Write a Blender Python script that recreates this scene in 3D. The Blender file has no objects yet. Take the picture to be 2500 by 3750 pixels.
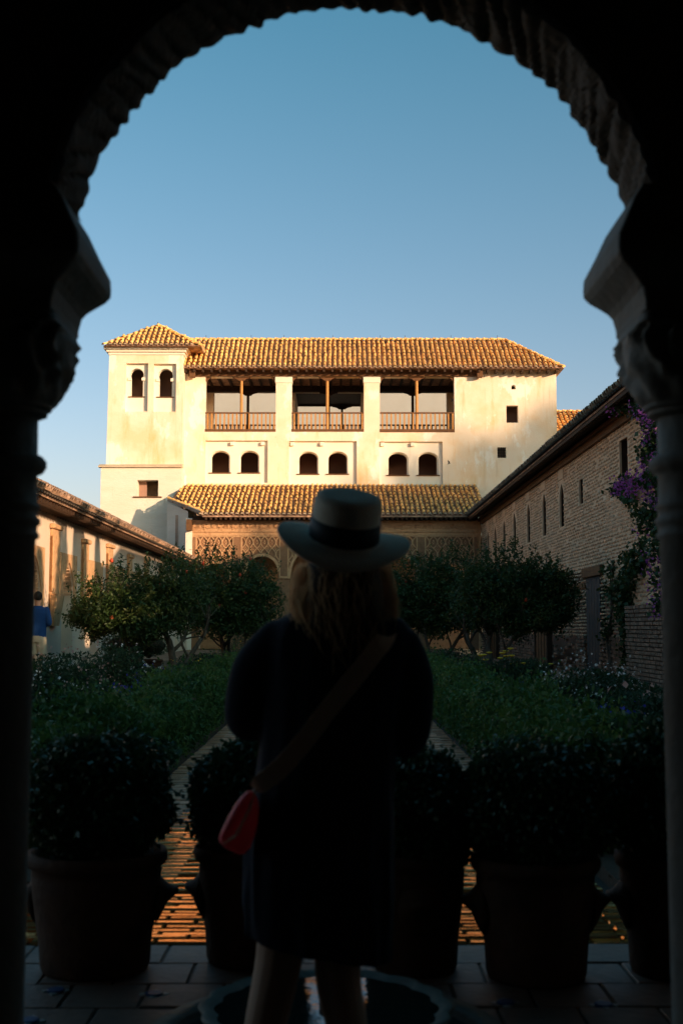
import bpy, math, random
import numpy as np
from mathutils import Vector, Matrix
from mathutils.geometry import tessellate_polygon

SC = bpy.context.scene
COL = SC.collection
rnd = random.Random(7)
R = math.radians

# ------------------------------------------------------------------ camera
F_PX, W_PX, H_PX = 4400.0, 2500.0, 3750.0      # focal length and frame of the photograph in its own pixels
EYE = Vector((0.0, 0.0, 1.38))
PITCH = math.atan(418.0 / F_PX)
YAW = math.atan(-15.0 / F_PX)
cam_data = bpy.data.cameras.new('camera')
cam = bpy.data.objects.new('camera', cam_data)
COL.objects.link(cam)
cam.location = EYE
cam.rotation_euler = (math.pi / 2 + PITCH, 0, YAW)
cam_data.sensor_fit = 'VERTICAL'
cam_data.sensor_height = 36.0
cam_data.sensor_width = 24.0
cam_data.lens = F_PX / H_PX * 36.0
cam_data.clip_start = 0.05
cam_data.clip_end = 2000
cam_data.dof.use_dof = True
cam_data.dof.focus_distance = 42.0
cam_data.dof.aperture_fstop = 4.0
SC.camera = cam

# ------------------------------------------------------------------ light
SUN_A, SUN_B = 1.12, 0.31                        # sunlight travels (-A, +1, -B)
sun_dir = Vector((-SUN_A, 1.0, -SUN_B)).normalized()
sun_el = math.asin(-sun_dir.z)
world = bpy.data.worlds.new('World')
SC.world = world
world.use_nodes = True
wn = world.node_tree.nodes
wl = world.node_tree.links
wn.clear()
sky = wn.new('ShaderNodeTexSky')
sky.sky_type = 'NISHITA'
sky.sun_disc = False
sky.sun_elevation = sun_el
sky.sun_rotation = math.atan2(-sun_dir.x, -sun_dir.y)
sky.altitude = 700
sky.air_density = 1.0
sky.dust_density = 3.5
sky.ozone_density = 1.2
bg = wn.new('ShaderNodeBackground')
bg.inputs['Strength'].default_value = 0.15
wo = wn.new('ShaderNodeOutputWorld')
# the dome runs from a deep teal overhead to a pale, slightly warm rim all round
tc_ = wn.new('ShaderNodeTexCoord'); sep = wn.new('ShaderNodeSeparateXYZ'); ramp = wn.new('ShaderNodeValToRGB'); mul = wn.new('ShaderNodeMix')
mul.data_type = 'RGBA'; mul.blend_type = 'MULTIPLY'; mul.inputs[0].default_value = 1.0
ramp.color_ramp.elements[0].position = 0.0; ramp.color_ramp.elements[0].color = (1.0, .76, .78, 1)
ramp.color_ramp.elements[1].position = 0.55; ramp.color_ramp.elements[1].color = (.29, .72, .71, 1)
wl.new(tc_.outputs['Generated'], sep.inputs[0]); wl.new(sep.outputs['Z'], ramp.inputs['Fac'])
wl.new(sky.outputs[0], mul.inputs[6]); wl.new(ramp.outputs['Color'], mul.inputs[7])
wl.new(mul.outputs[2], bg.inputs[0])
wl.new(bg.outputs[0], wo.inputs[0])

sun_data = bpy.data.lights.new('sun', 'SUN')
sun_data.energy = 4.0
sun_data.angle = R(0.53)
sun_data.color = (1.0, 0.66, 0.40)
sun = bpy.data.objects.new('sun', sun_data)
COL.objects.link(sun)
sun.rotation_euler = sun_dir.to_track_quat('-Z', 'Y').to_euler()
sun.location = (60, -50, 40)

SC.view_settings.view_transform = 'Standard'
SC.view_settings.look = 'None'
SC.view_settings.exposure = 0.72
SC.view_settings.gamma = 1.0
SC.view_settings.use_curve_mapping = False
SC.render.engine = 'CYCLES'
SC.cycles.use_denoising = True
SC.cycles.max_bounces = 6
SC.cycles.diffuse_bounces = 4
SC.cycles.glossy_bounces = 3
SC.cycles.transmission_bounces = 4
SC.cycles.caustics_reflective = False
SC.cycles.caustics_refractive = False
SC.cycles.sample_clamp_indirect = 4.0

# ------------------------------------------------------------------ helpers: where a point of the photograph stands
def ray(px, py):
    x = (px - W_PX / 2) / F_PX
    u = (H_PX / 2 - py) / F_PX
    fy = math.cos(PITCH) - u * math.sin(PITCH)
    fz = math.sin(PITCH) + u * math.cos(PITCH)
    c, s = math.cos(YAW), math.sin(YAW)
    return Vector((x * c - fy * s, x * s + fy * c, fz))

def at(px, py, Y):
    d = ray(px, py)
    return EYE + d * ((Y - EYE.y) / d.y)

def atx(px, py, X):
    d = ray(px, py)
    return EYE + d * ((X - EYE.x) / d.x)

def ground(px, py, z=0.0):
    d = ray(px, py)
    return EYE + d * ((z - EYE.z) / d.z)

# ------------------------------------------------------------------ helpers: meshes and objects
WORLD_LOC = {}

class MB:
    """collects shapes; build() links them as one mesh object"""
    def __init__(self):
        self.v = []; self.f = []
    def add(self, vs, fs):
        n = len(self.v)
        self.v.extend([tuple(p) for p in vs])
        self.f.extend([tuple(i + n for i in f) for f in fs])
        return self
    def box(self, x0, x1, y0, y1, z0, z1):
        return self.add([(x0,y0,z0),(x1,y0,z0),(x1,y1,z0),(x0,y1,z0),(x0,y0,z1),(x1,y0,z1),(x1,y1,z1),(x0,y1,z1)],
                        [(0,3,2,1),(4,5,6,7),(0,1,5,4),(1,2,6,5),(2,3,7,6),(3,0,4,7)])
    def obox(self, c, a, b, d):
        """box with centre c and half-axis vectors a, b, d"""
        c, a, b, d = Vector(c), Vector(a), Vector(b), Vector(d)
        vs = [c-a-b-d, c+a-b-d, c+a+b-d, c-a+b-d, c-a-b+d, c+a-b+d, c+a+b+d, c-a+b+d]
        return self.add(vs, [(0,3,2,1),(4,5,6,7),(0,1,5,4),(1,2,6,5),(2,3,7,6),(3,0,4,7)])
    def beam(self, p, q, w, h, up=(0,0,1)):
        p, q = Vector(p), Vector(q)
        t = (q - p); L = t.length; t = t.normalized()
        s = t.cross(Vector(up)).normalized(); n = s.cross(t)
        return self.obox((p + q) / 2, t * L / 2, s * w / 2, n * h / 2)
    def prism(self, pts, ext):
        ext = Vector(ext); n = len(pts)
        a = [Vector(p) for p in pts]; b = [p + ext for p in a]
        tri = tessellate_polygon([a])
        fs = [tuple(t) for t in tri] + [tuple(i + n for i in reversed(t)) for t in tri]
        fs += [(i, (i+1) % n, (i+1) % n + n, i + n) for i in range(n)]
        return self.add(a + b, fs)
    def tube(self, pts, radii, n=8, cap=True, flat=None):
        pts = [Vector(p) for p in pts]
        k = len(pts)
        if not hasattr(radii, '__len__'): radii = [radii] * k
        vs = []; prev = None
        for i, p in enumerate(pts):
            t = (pts[min(i+1, k-1)] - pts[max(i-1, 0)]).normalized()
            if prev is None:
                ref = Vector((0,0,1)) if abs(t.z) < .9 else Vector((0,1,0))
                s = t.cross(ref).normalized()
            else:
                s = (prev - t * prev.dot(t)).normalized()
            prev = s; u = t.cross(s)
            for j in range(n):
                a = 2 * math.pi * j / n
                vs.append(p + (s * math.cos(a) + u * math.sin(a)) * radii[i])
        fs = []
        for i in range(k - 1):
            for j in range(n):
                fs.append((i*n + j, i*n + (j+1) % n, (i+1)*n + (j+1) % n, (i+1)*n + j))
        if cap:
            fs.append(tuple(reversed(range(n)))); fs.append(tuple(range((k-1)*n, k*n)))
        return self.add(vs, fs)
    def loft(self, rings, closed=True, cap=True):
        n = len(rings[0]); vs = [p for r in rings for p in r]; fs = []
        for i in range(len(rings) - 1):
            for j in range(n if closed else n - 1):
                fs.append((i*n + j, i*n + (j+1) % n, (i+1)*n + (j+1) % n, (i+1)*n + j))
        if cap:
            fs.append(tuple(reversed(range(n)))); fs.append(tuple(range((len(rings)-1)*n, len(rings)*n)))
        return self.add(vs, fs)
    def lathe(self, prof, c=(0,0,0), n=24, cap=True, wob=None):
        cx, cy, cz = c
        rings = []
        for r, z in prof:
            ring = []
            for j in range(n):
                a = 2 * math.pi * j / n
                rr = r * (wob(a, z) if wob else 1.0)
                ring.append((cx + rr * math.cos(a), cy + rr * math.sin(a), cz + z))
            rings.append(ring)
        return self.loft(rings, True, cap)
    def ball(self, c, rx, ry, rz, n=12, m=8):
        c = Vector(c); rings = []
        for i in range(m + 1):
            t = math.pi * (i + .02) / (m + .04) - math.pi / 2
            rings.append([(c.x + rx * math.cos(t) * math.cos(2*math.pi*j/n), c.y + ry * math.cos(t) * math.sin(2*math.pi*j/n), c.z + rz * math.sin(t)) for j in range(n)])
        return self.loft(rings, True, True)
    def build(self, name, mat, parent=None, smooth=False, bevel=0.0, kind=None):
        arr = np.array(self.v, dtype=np.float64)
        lo, hi = arr.min(0), arr.max(0)
        org = Vector(((lo[0]+hi[0])/2, (lo[1]+hi[1])/2, lo[2]))
        me = bpy.data.meshes.new(name)
        me.from_pydata([(p[0]-org.x, p[1]-org.y, p[2]-org.z) for p in self.v], [], self.f)
        me.validate()
        return link_mesh(name, me, org, mat, parent, smooth, bevel, kind)

def link_mesh(name, me, org, mat, parent=None, smooth=False, bevel=0.0, kind=None):
    me.materials.append(MAT[mat] if isinstance(mat, str) else mat)
    if smooth:
        me.polygons.foreach_set('use_smooth', [True] * len(me.polygons))
    o = bpy.data.objects.new(name, me)
    COL.objects.link(o)
    org = Vector(org)
    if parent is not None:
        o.parent = parent
        o.location = org - WORLD_LOC[parent.name]
    else:
        o.location = org
    WORLD_LOC[o.name] = org.copy()
    if bevel:
        b = o.modifiers.new('bevel', 'BEVEL'); b.width = bevel; b.segments = 2; b.limit_method = 'ANGLE'
    if kind: o['kind'] = kind
    return o

def thing(name, label, cat, loc=(0,0,0), group=None):
    o = bpy.data.objects.new(name, None)
    COL.objects.link(o)
    o.location = loc
    o.empty_display_size = .2
    WORLD_LOC[o.name] = Vector(loc)
    return tag(o, label, cat, group)

def tag(o, label, cat, group=None):
    o['label'] = label; o['category'] = cat
    if group: o['group'] = group
    return o

def struct(o):
    o['kind'] = 'structure'
    return o

def copy_tree(o, parent=None):
    c = o.copy(); COL.objects.link(c); c.parent = parent
    for ch in list(o.children): copy_tree(ch, c)
    return c

def place_mesh(name, me, mtx, parent, kind=None):
    """one more object on shared mesh data at a world matrix, as a child"""
    o = bpy.data.objects.new(name, me)
    COL.objects.link(o)
    o.parent = parent
    m = mtx.copy(); m.translation = m.translation - WORLD_LOC[parent.name]
    o.matrix_local = m
    if kind: o['kind'] = kind
    return o

def np_mesh(name, verts, quads):
    me = bpy.data.meshes.new(name)
    nv, nf = len(verts), len(quads)
    k = quads.shape[1]
    me.vertices.add(nv); me.vertices.foreach_set('co', verts.astype(np.float32).ravel())
    me.loops.add(nf * k); me.loops.foreach_set('vertex_index', quads.astype(np.int32).ravel())
    me.polygons.add(nf)
    me.polygons.foreach_set('loop_start', np.arange(nf, dtype=np.int32) * k)
    me.update(calc_edges=True)
    return me

def leaf_mesh(name, cen, length, width, rng, up=0.0, out=None, outw=0.0):
    """many leaf-shaped quads (bent diamonds) at the points cen; up pulls leaves upright, out are outward normals"""
    n = len(cen)
    d = rng.normal(size=(n,3)); d[:,2] += up
    if out is not None: d += out * outw
    d /= np.linalg.norm(d, axis=1)[:,None]
    h = rng.normal(size=(n,3)); s = np.cross(d, h); s /= np.linalg.norm(s, axis=1)[:,None] + 1e-9
    nn = np.cross(d, s)
    sc = rng.uniform(.65, 1.35, size=(n,1))
    L, Wd = length * sc, width * sc
    a = cen - d * L * .5
    b = cen + s * Wd * .5 + nn * L * .08
    c = cen + d * L * .5
    e = cen - s * Wd * .5 + nn * L * .08
    v = np.stack([a, b, c, e], 1).reshape(-1, 3)
    q = np.arange(n * 4).reshape(n, 4)
    return v, q

def leaves(name, cen, length, width, mat, parent, rng, up=0.0, out=None, outw=0.0, kind=None):
    v, q = leaf_mesh(name, cen, length, width, rng, up, out, outw)
    org = np.array([cen[:,0].mean(), cen[:,1].mean(), cen[:,2].min()])
    me = np_mesh(name, v - org, q)
    return link_mesh(name, me, org, mat, parent, False, 0, kind)

def holes_wall(mb, O, U, V, N, outer, holes, depth, rev_depth=None):
    """front face through O spanned by U, V with holes, reveals of the holes going back along -N"""
    O, U, V, N = Vector(O), Vector(U), Vector(V), Vector(N)
    P = lambda p, d=0.0: O + U * p[0] + V * p[1] - N * d
    polys = [outer] + holes
    flat = [p for pl in polys for p in pl]
    tri = tessellate_polygon([[Vector((p[0], p[1], 0)) for p in pl] for pl in polys])
    mb.add([P(p) for p in flat], [tuple(t) for t in tri])
    n = len(outer)
    mb.add([P(p) for p in outer] + [P(p, depth) for p in outer], [(i, (i+1) % n, (i+1) % n + n, i + n) for i in range(n)])
    for k, hl in enumerate(holes):
        dd = rev_depth[k] if rev_depth else depth
        n = len(hl)
        mb.add([P(p) for p in hl] + [P(p, dd) for p in hl], [(i, (i+1) % n, (i+1) % n + n, i + n) for i in range(n)])
    return mb

def rect(x0, x1, z0, z1):
    return [(x0,z0),(x1,z0),(x1,z1),(x0,z1)]

def arch_poly(x0, x1, z0, zs, rise=None, n=14, pointed=0.0, horse=0.0):
    """opening from z0, springing at zs, with a round (or pointed, or horseshoe) head"""
    cx, r = (x0 + x1) / 2, (x1 - x0) / 2
    rise = rise if rise is not None else r
    pts = [(x0, z0), (x1, z0), (x1, zs)]
    a0 = -horse
    for i in range(n + 1):
        a = a0 + (math.pi - 2 * a0) * i / n
        rr = r * (1 + (.10 if horse else 0))
        x = cx + rr * math.cos(a)
        s = math.sin(a)
        z = zs + (rise * s if not horse else (rise * 1.1) * s + rise * math.sin(horse) * 1.1)
        if pointed: z += pointed * (max(0, s) ** 4) * (1 - abs(math.cos(a))) 
        pts.append((x, z))
    pts.append((x0, zs))
    out = [pts[0]]
    for p in pts[1:]:
        if math.hypot(p[0]-out[-1][0], p[1]-out[-1][1]) > 1e-4: out.append(p)
    return out

# ------------------------------------------------------------------ materials
MAT = {}
def nd(t, kind, **kw):
    n = t.nodes.new(kind)
    for k, v in kw.items(): setattr(n, k, v)
    return n

def material(name, stops, scale=3.0, detail=6.0, rough=.85, bump=0.0, bump_scale=40.0, spec=.3, metal=0.0,
             cells=None, cell_amt=.5, stretch=(1,1,1), stain=None, stain_scale=.5, stain_pos=(.5,.62), translucent=0.0, coat=0.0, ior=None, extra=None):
    """noise between colour stops in world space, optional per-piece cells, stains with their own outline, fine relief"""
    m = bpy.data.materials.new(name); m.use_nodes = True
    t = m.node_tree; L = t.links
    b = t.nodes['Principled BSDF']; out = t.nodes['Material Output']
    geo = nd(t, 'ShaderNodeNewGeometry')
    mp = nd(t, 'ShaderNodeMapping'); mp.inputs['Scale'].default_value = stretch
    L.new(geo.outputs['Position'], mp.inputs['Vector'])
    nz = nd(t, 'ShaderNodeTexNoise'); nz.inputs['Scale'].default_value = scale; nz.inputs['Detail'].default_value = detail
    nz.inputs['Roughness'].default_value = .62
    L.new(mp.outputs[0], nz.inputs['Vector'])
    rp = nd(t, 'ShaderNodeValToRGB')
    els = rp.color_ramp.elements
    k = len(stops)
    for i, c in enumerate(stops):
        pos = .32 + .36 * i / max(1, k - 1)
        if i < 2: e = els[i]; e.position = pos
        else: e = els.new(pos)
        e.color = (*c, 1)
    if k == 1: els[1].color = (*stops[0], 1)
    L.new(nz.outputs['Fac'], rp.inputs['Fac'])
    col = rp.outputs['Color']
    if cells:
        vo = nd(t, 'ShaderNodeTexVoronoi'); vo.inputs['Scale'].default_value = 1.0
        m2 = nd(t, 'ShaderNodeMapping'); m2.inputs['Scale'].default_value = cells
        L.new(geo.outputs['Position'], m2.inputs['Vector']); L.new(m2.outputs[0], vo.inputs['Vector'])
        hs = nd(t, 'ShaderNodeSeparateColor'); L.new(vo.outputs['Color'], hs.inputs[0])
        mr = nd(t, 'ShaderNodeMapRange'); mr.inputs['To Min'].default_value = 1 - cell_amt; mr.inputs['To Max'].default_value = 1 + cell_amt
        L.new(hs.outputs[0], mr.inputs['Value'])
        mx = nd(t, 'ShaderNodeMix', data_type='RGBA', blend_type='MULTIPLY'); mx.inputs[0].default_value = 1
        cb = nd(t, 'ShaderNodeCombineColor')
        for i in range(3): L.new(mr.outputs[0], cb.inputs[i])
        L.new(col, mx.inputs[6]); L.new(cb.outputs[0], mx.inputs[7]); col = mx.outputs[2]
    for (sc_, ss, sp, st, am) in (stain or []):
        n2 = nd(t, 'ShaderNodeTexNoise'); n2.inputs['Scale'].default_value = ss; n2.inputs['Detail'].default_value = 8; n2.inputs['Roughness'].default_value = .65
        m3 = nd(t, 'ShaderNodeMapping'); m3.inputs['Scale'].default_value = st; m3.inputs['Location'].default_value = (ss*3.1, ss, 7.7)
        L.new(geo.outputs['Position'], m3.inputs['Vector']); L.new(m3.outputs[0], n2.inputs['Vector'])
        r2 = nd(t, 'ShaderNodeMapRange'); r2.inputs['From Min'].default_value = sp[0]; r2.inputs['From Max'].default_value = sp[1]; r2.inputs['To Max'].default_value = am
        L.new(n2.outputs['Fac'], r2.inputs['Value'])
        mx = nd(t, 'ShaderNodeMix', data_type='RGBA'); mx.inputs[7].default_value = (*sc_, 1)
        L.new(r2.outputs[0], mx.inputs[0]); L.new(col, mx.inputs[6]); col = mx.outputs[2]
    L.new(col, b.inputs['Base Color'])
    b.inputs['Roughness'].default_value = rough
    b.inputs['Specular IOR Level'].default_value = spec
    b.inputs['Metallic'].default_value = metal
    if coat: b.inputs['Coat Weight'].default_value = coat; b.inputs['Coat Roughness'].default_value = .12
    if ior: b.inputs['IOR'].default_value = ior
    if bump:
        n3 = nd(t, 'ShaderNodeTexNoise'); n3.inputs['Scale'].default_value = bump_scale; n3.inputs['Detail'].default_value = 5
        L.new(mp.outputs[0], n3.inputs['Vector'])
        bp = nd(t, 'ShaderNodeBump'); bp.inputs['Strength'].default_value = bump; bp.inputs['Distance'].default_value = .02
        L.new(n3.outputs['Fac'], bp.inputs['Height']); L.new(bp.outputs[0], b.inputs['Normal'])
    if translucent:
        tr = nd(t, 'ShaderNodeBsdfTranslucent'); L.new(col, tr.inputs['Color'])
        ms = nd(t, 'ShaderNodeMixShader'); ms.inputs[0].default_value = translucent
        L.new(b.outputs[0], ms.inputs[1]); L.new(tr.outputs[0], ms.inputs[2]); L.new(ms.outputs[0], out.inputs['Surface'])
    MAT[name] = m
    return m

material('plaster', [(.80,.66,.50),(.82,.71,.56),(.79,.60,.39)], .55, 7, .9, .25, 14,
         stain=[((.88,.84,.75), .9, (.545,.59), (1,1,.55), .85), ((.70,.46,.18), .8, (.55,.70), (1.6,1,.35), .70), ((.55,.38,.20), 5., (.66,.72), (1,1,1), .6), ((.60,.43,.24), 2.2, (.60,.70), (3,3,.12), .45)])
material('plaster_white', [(.80,.74,.62),(.84,.79,.68)], 1.2, 6, .9, .2, 18, stain=[((.62,.50,.32), 1.1, (.60,.74), (2,2,.4), .5)])
material('whitewash', [(.78,.72,.62),(.72,.64,.52)], .8, 7, .92, .5, 9, stretch=(1,1,4),
         stain=[((.50,.36,.22), 1.3, (.60,.72), (2.5,2.5,.5), .6), ((.42,.30,.2), 6, (.67,.72), (1,1,4), .7)])
material('court_plaster', [(.66,.53,.42),(.70,.58,.47)], .7, 6, .92, .25, 12, stain=[((.48,.36,.26), .9, (.58,.75), (1,1,.5), .6)])
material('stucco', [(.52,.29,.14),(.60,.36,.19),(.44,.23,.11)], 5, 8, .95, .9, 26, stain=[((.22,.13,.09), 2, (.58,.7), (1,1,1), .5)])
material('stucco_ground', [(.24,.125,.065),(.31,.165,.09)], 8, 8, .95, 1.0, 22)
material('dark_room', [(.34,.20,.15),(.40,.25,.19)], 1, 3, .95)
material('tile', [(.91,.49,.14),(.92,.55,.19),(.84,.41,.10)], 2.2, 7, .85, .4, 30, cells=(4.1,2.6,2.6), cell_amt=.24,
         stain=[((.22,.12,.05), 1.2, (.58,.70), (1,1,1), .5), ((.92,.68,.34), 2.5, (.60,.70), (1,1,1), .35)])
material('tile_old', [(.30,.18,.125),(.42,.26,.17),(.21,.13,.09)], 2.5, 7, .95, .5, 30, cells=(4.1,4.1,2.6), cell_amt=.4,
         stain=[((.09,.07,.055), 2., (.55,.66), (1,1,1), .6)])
material('mortar', [(.62,.52,.38),(.52,.40,.27)], 4, 6, .95, .4, 30)
material('wood', [(.10,.045,.018),(.16,.075,.03)], 6, 6, .7, .4, 30, stretch=(1,1,1))
material('wood_sunlit', [(.42,.19,.045),(.52,.25,.07)], 8, 5, .55, .2, 40)  # sunlit gold put into the colour of front posts and balusters
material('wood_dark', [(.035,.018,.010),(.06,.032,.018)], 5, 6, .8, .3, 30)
material('brick', [(.62,.38,.23),(.70,.46,.29),(.48,.27,.15)], 3.5, 6, .95, .5, 40, cells=(3.6,3.6,14), cell_amt=.28, stain=[((.52,.42,.32), 1.2, (.50,.66), (1,1,1), .55)])
material('brick_mortar', [(.82,.57,.37),(.74,.50,.32)], 2.2, 7, .97, .5, 40, stain=[((.46,.30,.20), .7, (.56,.68), (1,1,.6), .6), ((.84,.66,.48), .9, (.57,.64), (1,1,.8), .7)])
material('rubble', [(.17,.105,.075),(.26,.17,.12),(.10,.07,.05)], 4, 8, .95, .9, 14, cells=(4,4,12), cell_amt=.35)
material('old_plaster', [(.42,.34,.27),(.30,.22,.17)], 1.5, 8, .95, .5, 20, stain=[((.16,.11,.08), 2, (.52,.64), (1.5,1.5,.6), .8)])
material('slate_door', [(.045,.055,.06),(.06,.07,.075)], 3, 5, .75, .3, 30)
material('stone', [(.25,.225,.195),(.30,.275,.24)], 4, 7, .75, .35, 30, stain=[((.22,.18,.14), 3, (.56,.7), (1,1,1), .5)])
material('fountain_stone', [(.12,.095,.075),(.16,.13,.10)], 5, 7, .55, .3, 30)
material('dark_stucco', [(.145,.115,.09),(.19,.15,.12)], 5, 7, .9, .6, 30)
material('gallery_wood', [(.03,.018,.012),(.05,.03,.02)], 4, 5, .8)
material('floor_tile', [(.135,.08,.058),(.18,.11,.08),(.10,.06,.045)], 3, 6, .58, .25, 24, cells=(3,3,1), cell_amt=.2, spec=.5)
material('glaze_blue', [(.02,.05,.14),(.03,.08,.20)], 8, 3, .5, spec=.3)
material('glaze_white', [(.24,.24,.22),(.3,.3,.28)], 8, 3, .5, spec=.3)
material('wet_brick', [(.74,.33,.12),(.82,.41,.17),(.62,.25,.09)], 5, 6, .15, .12, 30, cells=(3.4,16,1), cell_amt=.22, spec=.6, metal=.75)  # wet gloss, with the orange of reflected sunlight put into a metallic tint
MAT['wet_brick'].node_tree.nodes['Principled BSDF'].inputs['Specular Tint'].default_value = (1, .62, .34, 1)
material('path_brick', [(.52,.24,.13),(.62,.31,.18),(.40,.18,.10)], 5, 6, .55, .35, 30, cells=(3.4,16,1), cell_amt=.3, spec=.5)
material('joint', [(.06,.045,.035),(.09,.07,.055)], 8, 5, .7)
material('soil', [(.05,.033,.022),(.085,.055,.037)], 3, 8, .97, .8, 20)
material('path', [(.30,.185,.125),(.24,.145,.10),(.36,.23,.16)], 2.2, 7, .9, .4, 30)
material('earth', [(.20,.15,.10),(.14,.11,.07)], .3, 7, .97)
material('hill', [(.05,.06,.03),(.08,.08,.04)], .2, 7, .97)
material('water', [(.012,.02,.018)], 2, 2, .04, .12, 9, spec=.5)
material('terracotta', [(.062,.027,.015),(.088,.038,.02),(.042,.02,.012)], 4, 7, .8, .35, 30, stain=[((.12,.085,.062), 2.2, (.58,.72), (1,1,.5), .4)])
material('bark', [(.085,.065,.05),(.13,.10,.075),(.05,.04,.03)], 9, 7, .95, .8, 30, stretch=(1,1,.35))
material('leaf_pomegranate', [(.022,.048,.014),(.042,.080,.020),(.085,.095,.022)], 2.5, 4, .5, spec=.4, translucent=.3)
material('leaf_hedge', [(.016,.048,.013),(.056,.120,.026),(.13,.18,.036)], 2.2, 7, .55, spec=.35, translucent=.3)
material('leaf_box', [(.016,.045,.018),(.03,.07,.025),(.045,.09,.03)], 6, 4, .45, spec=.4, translucent=.2)
material('leaf_bush', [(.012,.034,.016),(.025,.058,.024),(.045,.085,.034)], 4, 4, .55, spec=.3, translucent=.25)
material('leaf_vine', [(.025,.055,.018),(.05,.09,.025)], 4, 4, .5, spec=.4, translucent=.25)
material('petal_white', [(.70,.62,.60),(.78,.70,.66)], 9, 2, .7, translucent=.3)
material('petal_pink', [(.60,.30,.26),(.70,.42,.34)], 9, 2, .7, translucent=.3)
material('petal_yellow', [(.80,.42,.02),(.85,.52,.04)], 9, 2, .7, translucent=.2)
material('petal_blue', [(.04,.05,.34),(.07,.06,.42)], 9, 2, .7, translucent=.2)
material('petal_purple', [(.42,.10,.44),(.56,.16,.54),(.32,.06,.36)], 6, 3, .7, translucent=.35)
material('fruit', [(.50,.045,.02),(.58,.09,.03)], 9, 3, .4)
material('felt', [(.84,.73,.57),(.88,.78,.62)], 30, 5, .95, .25, 90)
material('ribbon', [(.006,.010,.014)], 5, 2, .6)
material('navy', [(.006,.008,.016),(.009,.011,.022)], 8, 4, .95, .2, 70)
material('skin', [(.42,.24,.16),(.48,.28,.19)], 9, 3, .6, spec=.3)
material('hair_rim_light', [(.50,.29,.14),(.80,.50,.27)], 14, 5, .5, spec=.4, translucent=.68)  # rim light of the strands put into a pale brown
material('hair_core', [(.05,.028,.015),(.08,.045,.024)], 14, 5, .6)
material('hair_dark', [(.012,.009,.007),(.02,.015,.012)], 40, 5, .7)
material('bag_red', [(.92,.17,.19),(.95,.22,.24)], 5, 3, .55, .15, 40, translucent=.32)
material('strap_brown', [(.84,.58,.40),(.88,.64,.46)], 12, 4, .7, .2, 60)
material('shirt_blue', [(.008,.045,.16),(.011,.055,.19)], 7, 3, .9, .2, 50)
material('shorts_beige', [(.48,.40,.29),(.54,.45,.33)], 7, 3, .9, .2, 50)
material('shoe', [(.05,.045,.04)], 5, 2, .7)
material('iron', [(.02,.018,.016)], 5, 2, .6)
material('bird_black', [(.01,.01,.01)], 5, 2, .8)

# ================================================================== terrain and paving
def sheet(name, x0, x1, y0, y1, z, mat, th=.06):
    return struct(MB().box(x0, x1, y0, y1, z - th, z).build(name, mat))

AX = -.06                                           # axis of the garden
sheet('ground', -400, 400, -400, 400, -.34, 'earth', .2)
bed_l = sheet('planting_bed', AX-5.2, AX-1.52, 6.4, 51, .06, 'soil', .3)
bed_r = sheet('planting_bed', AX+1.52, AX+5.2, 6.4, 51, .06, 'soil', .3)
sheet('side_path', -6.72, AX-5.2, 4.6, 54, .33, 'path', .6)
sheet('side_path', AX+5.2, 6.52, 4.6, 54, .08, 'path', .35)
sheet('cross_path', AX-5.2, AX+5.2, 51, 58, .30, 'path', .6)

# terrace floor of square tiles under the arches
floor = sheet('terrace_floor', -6, 6, -3.2, 5.39, -.008, 'joint', .3)
def brick_mesh(name, lx, ly, lz, mat, ch=.004):
    mb = MB()
    a, b = lx/2, ly/2
    mb.add([(-a,-b,0),(a,-b,0),(a,b,0),(-a,b,0),(-a,-b,lz-ch),(a,-b,lz-ch),(a,b,lz-ch),(-a,b,lz-ch),
            (-a+ch,-b+ch,lz),(a-ch,-b+ch,lz),(a-ch,b-ch,lz),(-a+ch,b-ch,lz)],
           [(0,1,5,4),(1,2,6,5),(2,3,7,6),(3,0,4,7),(4,5,9,8),(5,6,10,9),(6,7,11,10),(7,4,8,11),(8,9,10,11)])
    me = bpy.data.meshes.new(name); me.from_pydata(mb.v, [], mb.f); me.materials.append(MAT[mat])
    return me
TS = .29
tile_me = brick_mesh('floor_tile', TS-.012, TS-.012, .03, 'floor_tile')
rest = MB()
for iy in range(-11, 9):
    for ix in range(-20, 21):
        x = ix*TS + (.145 if iy % 2 else 0); y = 2.9 + iy*TS + .02
        if y > 5.3 or abs(x) > 5.8: continue
        dz = rnd.uniform(-.003, .002)
        if iy >= 1 and abs(x) < 2.0:
            M = Matrix.Translation((x, y, -.028 + dz)) @ Matrix.Rotation(rnd.uniform(-.006,.006), 4, 'X') @ Matrix.Rotation(rnd.uniform(-.006,.006), 4, 'Y')
            place_mesh('floor_tile', tile_me, M, floor)
        else:
            rest.box(x-TS/2+.006, x+TS/2-.006, y-TS/2+.006, y+TS/2-.006, -.03, .002+dz)
rest.build('floor_tiles_beyond', 'floor_tile', floor, kind='stuff')
for (px, py) in ((1850,3672),(2208,3680),(205,3628),(110,3738),(565,3640)):
    p = ground(px, py, .004)
    dm = MB()
    for k in range(4):
        a = k*math.pi/2
        dm.obox((p.x + .040*math.cos(a), p.y + .040*math.sin(a), .003), (.012*math.cos(a+.785), .012*math.sin(a+.785), 0), (.012*math.cos(a+2.356), .012*math.sin(a+2.356), 0), (0,0,.003))
    dm.build('white_inset', 'glaze_white', floor)
    MB().lathe([(.034,-.01),(.034,.009),(.03,.011)], (p.x, p.y, 0), 8).build('blue_inset', 'glaze_blue', floor)

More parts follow.
